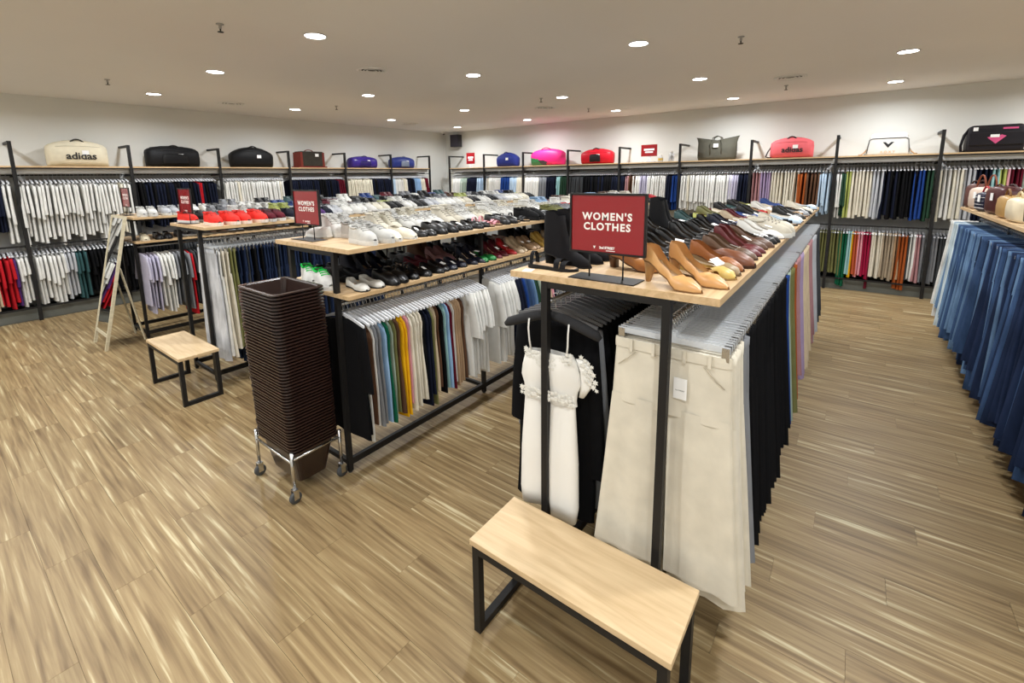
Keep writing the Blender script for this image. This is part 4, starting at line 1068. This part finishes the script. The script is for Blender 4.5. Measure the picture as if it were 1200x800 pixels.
# ------------------------------------------------------------------ signs
def rack_sign(label, x, yc, w=.335, h=.25, zb=1.5702, glare=False):
    t = thing('rack_sign', label, 'sign', (x, yc, zb))
    MB().box(-.06, .06, -.145, .145, 0, .004).build('base_plate', M_BLACK, t)
    for s in (-1, 1):
        MB().tube([(0, s * .075, .004), (0, s * .075, .105)], .0035, 8).build('rod', M_BLACK, t, True)
    z0, z1 = .105, .105 + h
    f = MB(); e = .008
    f.box(-.008, .008, -w / 2, w / 2, z0, z0 + e); f.box(-.008, .008, -w / 2, w / 2, z1 - e, z1)
    f.box(-.008, .008, -w / 2, -w / 2 + e, z0 + e, z1 - e); f.box(-.008, .008, w / 2 - e, w / 2, z0 + e, z1 - e)
    f.build('frame', M_BLACK, t)
    p = BX(-.003, .003, -w / 2 + e, w / 2 - e, z0 + e, z1 - e).build('red_panel', M_RED, t)
    zc = (z0 + z1) / 2
    ob('lettering', text_mesh("WOMEN'S\nCLOTHES", .042, M_LETTER, .0004, .0013, 1.2, line=1.0), p, (-.0034, 0, zc + .008), rot=(PI / 2, 0, -PI / 2))
    q = ob('small_lettering', text_mesh('2nd STREET', .0135, M_LETTER, .0003, .0006), p, (-.0034, -.004, z0 + .026), rot=(PI / 2, 0, -PI / 2))
    mk = MB(); zz = z0 + .026; y0 = .052
    mk.add([(-.0036, y0 + .006, zz + .006), (-.0036, y0 - .006, zz + .006), (-.0036, y0, zz - .006)], [(0, 1, 2)]); mk.build('emblem', M_LETTER, p)
    MB().box(-.0036, -.003, -.04, .0, z0 + .0135, z0 + .016).build('strapline', M_LETTER, p)
    return t
rack_sign("large red WOMEN'S CLOTHES sign in black frame behind the long bench", 1.735, .80)
rack_sign("red WOMEN'S CLOTHES sign in black frame above the basket stack", 1.735, 3.1)
rack_sign('red framed sign on a black stand beside the red sneakers', 1.74, 5.42)
rack_sign('red framed sign on a black stand above the leaning mirror', 1.755, 7.52)
def shelf_sign(label, y, w, h, z0, x=9.62):
    t = thing('shelf_sign', label, 'sign', (x, y, ZSH))
    BX(-.002, .002, -w / 2, w / 2, z0, z0 + h).build('red_panel', M_RED, t)
    BX(-.0035, -.002, -w * .32, w * .32, z0 + h * .5, z0 + h * .66).build('white_text_line', M_LETTER, t)
    BX(-.0035, -.002, -w * .25, w * .25, z0 + h * .3, z0 + h * .42).build('white_text_line', M_LETTER, t)
    BX(-.03, .03, -w * .4, w * .4, 0, .012).build('acrylic_base', M_CLEAR, t)
    BX(-.0025, .0025, -w * .12, w * .12, .012, z0).build('acrylic_stem', M_CLEAR, t)
shelf_sign('small red sign on a clear stand near the corner loudspeaker', 8.5, .3, .3, .1)
shelf_sign('red sign on a clear stand beside the small jars', 3.52, .34, .24, .12)
for y, h, c, l in ((3.28, .1, 'gold', 'small yellow and white jar beside the red shelf sign'), (3.06, .15, 'lightgrey', 'small clear bottle beside the red shelf sign')):
    t = thing('jar', l, 'jar', (9.64, y, ZSH))
    b = MB().lathe([(.045, 0), (.05, .005), (.05, h), (.03, h + .02), (.03, h + .035)], 16); b.build('body', M_CLEAR, t, True)
    MB().lathe([(.034, h + .034), (.034, h + .05)], 14).build('lid', M_TRIM, t)
    o = MB().lathe([(.0508, h * .3), (.0508, h * .75)], 16); o.v and ob('paper_label', MB().lathe([(.0506, h * .3), (.0512, h * .5), (.0506, h * .75)], 16).mesh('paper_label', M_FAB), t, color=C[c])

# ------------------------------------------------------------------ leaning mirror
tilt = math.atan2(.37, 1.6)
t = thing('floor_mirror', 'tall mirror in pale wood frame leaning before the rack end', 'mirror', (1.215, 7.25, 0), rot=(0, tilt, 0))
Hm, Wm, fr = 1.635, .52, .035
for s in (-1, 1):
    BX(0, .03, s * Wm / 2 - fr / 2, s * Wm / 2 + fr / 2, 0, Hm).build('frame_stile', M_PALE, t)
for z in (.16, Hm - fr):
    BX(0, .03, -Wm / 2 + fr / 2, Wm / 2 - fr / 2, z, z + fr).build('frame_rail', M_PALE, t)
BX(.006, .012, -Wm / 2 + fr / 2, Wm / 2 - fr / 2, .16 + fr, Hm - fr).build('mirror_glass', M_MIRROR, t)
BX(.012, .02, -Wm / 2 + fr / 2, Wm / 2 - fr / 2, .16 + fr, Hm - fr).build('backing', M_KICK, t)
for s in (-1, 1):
    A = Vector((.045, s * .2, 1.0)); 
    Bw = Vector((1.632 - 1.215, s * .2, 0.012)); Rm = Matrix.Rotation(-tilt, 3, 'Y'); Bl = Rm @ Bw
    MB().tube([A, Bl], .012, 4).build('back_strut', M_PALE, t)

# ------------------------------------------------------------------ bags on the wall shelves
def sup(hl, hh, hd, nl=12, nr=14, pe=2.6, pl=3.2, flat=.0, dome=0.0):
    """rounded bag body: length along X, base at z = 0"""
    m = MB(); rings = []
    for i in range(nl + 1):
        u = -1 + 2 * i / nl; u = math.sin(u * PI / 2)
        k = max(0.02, (1 - abs(u) ** pl) ** (1 / pl)); top = 1 - dome * u * u
        R = []
        for j in range(nr):
            a = 2 * PI * j / nr; c, s = math.cos(a), math.sin(a)
            y = hd * (.55 + .45 * k) * k ** .3 * (1 if c >= 0 else -1) * abs(c) ** (2 / pe)
            z = hh * (1 if s >= 0 else -1) * abs(s) ** (2 / pe)
            z = hh + z * (1.0 if s < 0 else k ** .5 * top)
            R.append((u * hl, y, max(0.0, z)))
        rings.append(R)
    m.loft(rings, True, True, True)
    return m
def arch(m, x0, x1, y, z0, h, r=.01, n=9):
    P = []
    for k in range(n):
        q = k / (n - 1); P.append((x0 + (x1 - x0) * q, y, z0 + h * math.sin(PI * q) ** .6))
    m.tube(P, r, 8)
def bagmat(n, c, rough=.6, **kw): return mat(n, c, rough, noise=kw.pop('noise', .12), scale=kw.pop('scale', 14), bump=kw.pop('bump', .4), spec=.25, **kw)
LWB = dict(y=9.66, rz=0.0)
def put_bag(label, loc, rz): return thing('bag', label, 'bag', loc, rz)
# all bags: front faces local -Y
def duffel(label, loc, rz, L, H, D, c, handlec=None, dome=.25, pocket=None, text=None, textc=None, tag=True, strap=False, name='duffel_bag', rough=.6):
    t = thing(name, label, 'bag', loc, rz)
    m1 = bagmat(label.split()[0] + '_bag_cloth', c, rough); m2 = bagmat(label.split()[0] + '_bag_trim', handlec or tuple(q * .6 for q in c), rough)
    sup(L / 2, H / 2, D / 2, pe=2.8, dome=dome).build('body', m1, t, True)
    h = MB(); arch(h, -L * .13, L * .13, -D * .3, H * .82, H * .2, .011); h.build('handle', m2, t, True)
    h = MB(); arch(h, -L * .13, L * .13, D * .3, H * .8, H * .18, .011); h.build('handle', m2, t, True)
    z = MB(); z.tube([(-L * .4, 0, H * (1 - dome * .62) + .0), (-L * .2, 0, H * (1 - dome * .14)), (0, 0, H * 1.004), (L * .2, 0, H * (1 - dome * .14)), (L * .4, 0, H * (1 - dome * .62))], .006, 6); z.build('zip', m2, t)
    z = MB(); z.tube([(-L * .36, -D * .43, H * .73), (-L * .2, -D * .462, H * .75), (0, -D * .47, H * .76), (L * .2, -D * .462, H * .75), (L * .36, -D * .43, H * .73)], .004, 5); z.build('seam', bagmat(label.split()[0] + '_bag_seam', tuple(q * .7 for q in c)), t)
    if pocket:
        sup(L * pocket / 2, H * .26, .02, 8, 10).build('pocket', m2, t, True, loc=(0, -D * .5 + .004, H * .12))
    for s in (-1, 1):
        MB().tube([(s * L * .44, -D * .3, H * .3), (s * L * .462, -D * .1, H * .52), (s * L * .462, D * .12, H * .52)], .008, 6).build('side_strap', m2, t, True)
    if strap:
        MB().tube([(-L * .46, -D * .2, H * .6), (-L * .53, -D * .4, H * .35), (-L * .58, -D * .45, .03), (-L * .52, -D * .45, .014), (-L * .44, -D * .42, .014)], .012, 6).build('shoulder_strap', m2, t, True)
    if text:
        ob('lettering', text_mesh(text, H * .36, textc, .0015, .003), t, (L * .03, -D / 2 - .001, H * .38), rot=(PI / 2, 0, 0))
    if tag:
        BX(-.04, .04, -D / 2 - .006, -D / 2 - .004, H * .45, H * .45 + .06).build('price_tag', M_TAG, t, loc=(L * .1, 0, 0))
    return t
YB = 9.67; XBB = 9.74; ZS = ZSH + .0005
duffel('cream duffel bag with black lettering on the wall shelf', (1.74, YB, ZS), 0, .72, .4, .3, rgb(222, 214, 190), rgb(60, 58, 54), .3, None, 'adidas', M_BLACKP, tag=True)
duffel('black duffel bag with front pocket and white tag on the wall shelf', (3.0, YB, ZS), 0, .8, .36, .32, rgb(20, 21, 24), rgb(13, 13, 15), .15, .5)
duffel('round black domed duffel with white tag on the wall shelf', (4.34, YB, ZS), 0, .8, .4, .32, rgb(17, 18, 20), rgb(12, 12, 13), .55, None)
duffel('shiny purple holdall with silver print on the wall shelf', (6.95, YB, ZS), 0, .78, .28, .3, rgb(58, 42, 128), rgb(40, 30, 90), .2, .4, rough=.3)
duffel('blue holdall with grey stripe on the wall shelf', (8.18, YB, ZS), 0, .76, .3, .3, rgb(44, 58, 130), rgb(120, 130, 150), .25, .35, rough=.4)
BRZ = -PI / 2
duffel('royal blue dome bag on the back wall shelf', (XBB, 7.3, ZS), BRZ, .66, .36, .28, rgb(38, 50, 128), None, .6, None)
duffel('red and black duffel with white emblem on the back wall shelf', (XBB, 4.75, ZS), BRZ, .78, .34, .3, rgb(196, 24, 42), rgb(30, 24, 26), .35, .34, rough=.45)
duffel('pink duffel bag with black lettering on the back wall shelf', (XBB, .98, ZS), BRZ, .66, .36, .28, rgb(226, 104, 112), rgb(50, 30, 34), .3, None, 'adidas', M_BLACKP, tag=True, strap=True)
# bright pink and green bag
t = thing('holdall', 'hot pink and green patterned holdall on the back wall shelf', 'bag', (XBB, 6.07, ZS), BRZ)
def print_mat():
    m, nt, b = newmat('hot_pink_print_cloth')
    tc = N(nt, 'ShaderNodeTexCoord'); sp = N(nt, 'ShaderNodeSeparateXYZ'); nt.links.new(tc.outputs['Object'], sp.inputs[0])
    nz = N(nt, 'ShaderNodeTexNoise'); nz.inputs['Scale'].default_value = 6; nt.links.new(tc.outputs['Object'], nz.inputs['Vector'])
    cr = N(nt, 'ShaderNodeValToRGB'); cr.color_ramp.interpolation = 'CONSTANT'; e = cr.color_ramp.elements
    e[0].color = rgb(44, 116, 70) + (1,); e[1].position = .32; e[1].color = rgb(48, 44, 58) + (1,); q = e.new(.6); q.color = rgb(206, 24, 84) + (1,)
    mr = N(nt, 'ShaderNodeMapRange'); mr.inputs[1].default_value = -.46; mr.inputs[2].default_value = .46; nt.links.new(sp.outputs[0], mr.inputs[0])
    ad = N(nt, 'ShaderNodeMath', operation='MULTIPLY_ADD'); ad.inputs[1].default_value = .5; nt.links.new(nz.outputs[0], ad.inputs[0]); ad.inputs[2].default_value = -.25
    a2 = N(nt, 'ShaderNodeMath', operation='ADD'); nt.links.new(mr.outputs[0], a2.inputs[0]); nt.links.new(ad.outputs[0], a2.inputs[1]); nt.links.new(a2.outputs[0], cr.inputs[0])
    zz = N(nt, 'ShaderNodeMath', operation='MULTIPLY_ADD'); zz.inputs[1].default_value = .22; nt.links.new(mr.outputs[0], zz.inputs[0]); nt.links.new(sp.outputs[2], zz.inputs[2])
    z3 = N(nt, 'ShaderNodeMath', operation='MULTIPLY_ADD'); z3.inputs[1].default_value = .12; nt.links.new(nz.outputs[0], z3.inputs[0]); nt.links.new(zz.outputs[0], z3.inputs[2])
    gt = N(nt, 'ShaderNodeMath', operation='GREATER_THAN'); gt.inputs[1].default_value = .27; nt.links.new(z3.outputs[0], gt.inputs[0])
    mx = N(nt, 'ShaderNodeMix', data_type='RGBA'); mx.inputs[7].default_value = rgb(240, 36, 130) + (1,)
    nt.links.new(gt.outputs[0], mx.inputs[0]); nt.links.new(cr.outputs[0], mx.inputs[6]); nt.links.new(mx.outputs[2], b.inputs['Base Color'])
    b.inputs['Roughness'].default_value = .5
    return m
sup(.46, .2, .16, pe=2.8, dome=.3).build('body', print_mat(), t, True)
h = MB(); arch(h, -.14, .14, -.1, .36, .06, .01); h.build('handle', bagmat('pink_handle', rgb(200, 20, 100)), t, True)
# brown and green box bag
t = thing('box_bag', 'brown and dark green box bag with white tag on the wall shelf', 'bag', (5.57, YB, ZS))
b = MB(); b.box(-.27, .27, -.15, .15, .02, .35); o = b.build('body', bagmat('brown_green_cloth', rgb(50, 46, 38), .6, noise=.5, scale=9), t)
bv = o.modifiers.new('bevel', 'BEVEL'); bv.width = .03; bv.segments = 3
for s in (-1, 1): BX(s * .255 - .025, s * .255 + .025, -.152, .152, .0, .33).build('side_trim', bagmat('russet_trim', rgb(116, 44, 34)), t)
BX(-.33, .33, -.16, .16, 0, .03).build('base_trim', bpy.data.materials['russet_trim'], t)
h = MB(); arch(h, -.1, .1, 0, .355, .03, .01); h.build('handle', bpy.data.materials['russet_trim'], t, True)
BX(.06, .14, -.1575, -.155, .24, .3).build('price_tag', M_TAG, t)
# olive tote
t = thing('tote_bag', 'olive canvas tote with pointed top corners on the back wall shelf', 'bag', (XBB, 2.22, ZS), BRZ)
m1 = bagmat('olive_canvas', rgb(78, 76, 66), .8)
b = MB(); rings = []
for q, hl, hd in ((0, .32, .12), (.15, .335, .13), (.5, .34, .11), (.8, .345, .06), (.92, .365, .03), (1.0, .39, .012)):
    rings.append([(hl * c, hd * s, .40 * q + ((.07 * abs(c) ** 4 - .02) * (q - .7) / .3 if q > .7 else 0)) for c, s in ((1, -.7), (.5, -1), (0, -1), (-.5, -1), (-1, -.7), (-1, .7), (-.5, 1), (0, 1), (.5, 1), (1, .7))])
b.loft(rings, True, True, True); b.build('body', m1, t, True)
for s in (-1, 1):
    h = MB(); h.tube([(-.1, s * .12, .1), (-.1, s * .1, .32), (-.07, s * .05, .43), (0, s * .03, .46), (.07, s * .05, .43), (.1, s * .1, .32), (.1, s * .12, .1)], .011, 6); h.build('handle', m1, t, True)
BX(-.045, .045, -.125, -.121, .24, .31).build('price_tag', M_TAG, t)
# white shoulder bag with dark emblem
t = thing('shoulder_bag', 'white shoulder bag with dark piping and emblem on the back wall shelf', 'bag', (XBB, -.34, ZS), BRZ)
mw_ = bagmat('white_vinyl', rgb(196, 194, 190), .5, bump=.1)
b = MB(); b.loft([[(x * hl, y * .11, z) for x, y in ((1, -1), (-1, -1), (-1, 1), (1, 1))] for z, hl in ((0, .27), (.1, .265), (.3, .235), (.34, .2))], True, True, True)
o = b.build('body', mw_, t); bv = o.modifiers.new('bevel', 'BEVEL'); bv.width = .025; bv.segments = 3
for z0, pth in ((0, [(-.26, -.115, .03), (-.24, -.115, .24), (-.2, -.113, .26), (.2, -.113, .26), (.24, -.115, .24), (.26, -.115, .03)]),):
    MB().tube(pth, .005, 6).build('piping', M_BLACKP, t)
em = MB(); em.add([(-.07, -.1125, .2), (0, -.1125, .11), (.07, -.1125, .2), (.035, -.1125, .2), (0, -.1125, .165), (-.035, -.1125, .2)], [(0, 1, 4, 5), (1, 2, 3, 4)]); em.build('emblem', M_BLACKP, t)
ob('lettering', text_mesh('ROXY', .05, bagmat('tan_print', rgb(200, 160, 120)), .001, .001, 1.6), t, (0, -.1135, .045), rot=(PI / 2, 0, 0))
for s in (-1, 1): MB().tube([(s * .25, -.02, .12), (s * .29, -.05, .05), (s * .33, -.06, .01), (s * .36, -.02, .01)], .01, 6).build('strap', bagmat('tan_strap', rgb(190, 150, 110)), t, True)
# black messenger bag
t = thing('messenger_bag', 'black messenger bag with magenta diamond emblem on the back wall shelf', 'bag', (XBB, -1.52, ZS), BRZ)
mb_ = bagmat('black_nylon', rgb(24, 21, 26), .55)
b = MB(); b.loft([[(x * hl, y * hd, z) for x, y in ((1, -1), (-1, -1), (-1, 1), (1, 1))] for z, hl, hd in ((0, .29, .14), (.12, .295, .15), (.33, .28, .13), (.38, .26, .1))], True, True, True)
o = b.build('body', mb_, t); bv = o.modifiers.new('bevel', 'BEVEL'); bv.width = .03; bv.segments = 3
b = MB(); b.box(-.28, .28, -.158, -.14, .09, .27); o = b.build('flap', mb_, t); bv = o.modifiers.new('bevel', 'BEVEL'); bv.width = .008
em = MB(); em.add([(-.09, -.1592, .2), (0, -.1592, .11), (.1, -.1592, .215), (.05, -.1592, .235), (0, -.1592, .2), (-.05, -.1592, .22)], [(0, 1, 4, 5), (1, 2, 3, 4)]); em.build('emblem', bagmat('magenta_print', rgb(206, 84, 130), .5), t)
BX(-.06, .03, -.1615, -.1595, .2, .24).build('sticker', M_TAG, t)
BX(.06, .21, -.137, -.133, .31, .335).build('name_strip', bpy.data.materials['magenta_print'], t)
BX(-.24, -.19, -.14, -.134, .3, .35).build('price_tag', M_TAG, t)
for s in (-1, 1): MB().tube([(s * .27, 0, .33), (s * .315, -.02, .25), (s * .34, -.03, .1), (s * .33, -.03, .014), (s * .29, -.05, .014)], .018, 8).build('strap', mb_, t, True)

# ------------------------------------------------------------------ handbags on the jeans rack
HZ = 1.5702
HRZ = PI - .0
def handbag(label, x, y, L, H, D, c, hc, hh=.1, rz=PI, flap=False, tag=True, pe=4.5, extra=None, rough=.4):
    t = thing('handbag', label, 'handbag', (x, y, HZ), rz)
    m1 = bagmat(label.replace(' ', '_')[:20], c, rough); m2 = bagmat(label.replace(' ', '_')[:16] + '_trim', hc, rough)
    sup(L / 2, H / 2, D / 2, pe=pe, dome=.1).build('body', m1, t, True)
    for s in (-1, 1):
        h = MB(); arch(h, -L * .28, L * .28, s * D * .22, H * .86, hh, .008); h.build('handle', m2, t, True)
    if flap: sup(L * .46, H * .28, .012, 8, 10).build('flap', m2, t, True, loc=(0, -D / 2, H * .4))
    if extra: extra(t, L, H, D)
    MB().tube([(-L * .4, 0, H * .93), (0, 0, H + .002), (L * .4, 0, H * .93)], .004, 6).build('zip', m2, t)
    if tag: BX(-.025, .025, -D / 2 - .008, -D / 2 - .006, H * .5, H * .5 + .07).build('price_tag', M_TAG, t, loc=(L * .12, 0, 0))
    return t
def stripes(t, L, H, D):
    for k in range(4):
        z = H * (.15 + .18 * k)
        sup(L * .47, H * .035, D * .515, 8, 12).build('stripe', M_LETTER, t, True, loc=(0, 0, z))
handbag('small dark patterned handbag at the far end of the jeans rack', 7.36, -1.09, .2, .27, .16, rgb(94, 62, 56), rgb(60, 34, 28), .07, tag=False, rz=PI + .5)
handbag('cream floral handbag with tall brown leather handles', 7.08, -1.11, .3, .24, .2, rgb(206, 186, 170), rgb(126, 66, 44), .16, rz=PI + .3)
handbag('navy and white striped pouch with red trim', 6.72, -1.1, .28, .2, .2, rgb(30, 32, 52), rgb(170, 30, 44), .08, extra=stripes, rz=PI + .2)
handbag('burgundy leather handbag with white tag', 6.32, -1.12, .34, .27, .2, rgb(74, 34, 34), rgb(54, 26, 26), .05, rz=PI + .2)
handbag('tan and gold slouchy handbag', 5.9, -1.11, .32, .2, .2, rgb(178, 142, 88), rgb(120, 84, 44), .08, tag=False)
handbag('pale cream soft handbag', 5.5, -1.11, .36, .2, .22, rgb(222, 208, 178), rgb(190, 170, 130), .07, tag=False)
handbag('black leather handbag with gold trim', 5.05, -1.12, .36, .25, .2, rgb(30, 28, 28), rgb(150, 120, 60), .08)
handbag('dark brown leather handbag behind the tan slouchy handbag', 6.0, -1.45, .38, .3, .2, rgb(58, 42, 34), rgb(40, 28, 22), .08)
handbag('black suede handbag behind the pale cream handbag', 5.45, -1.47, .38, .3, .2, rgb(36, 34, 34), rgb(28, 26, 26), .08)
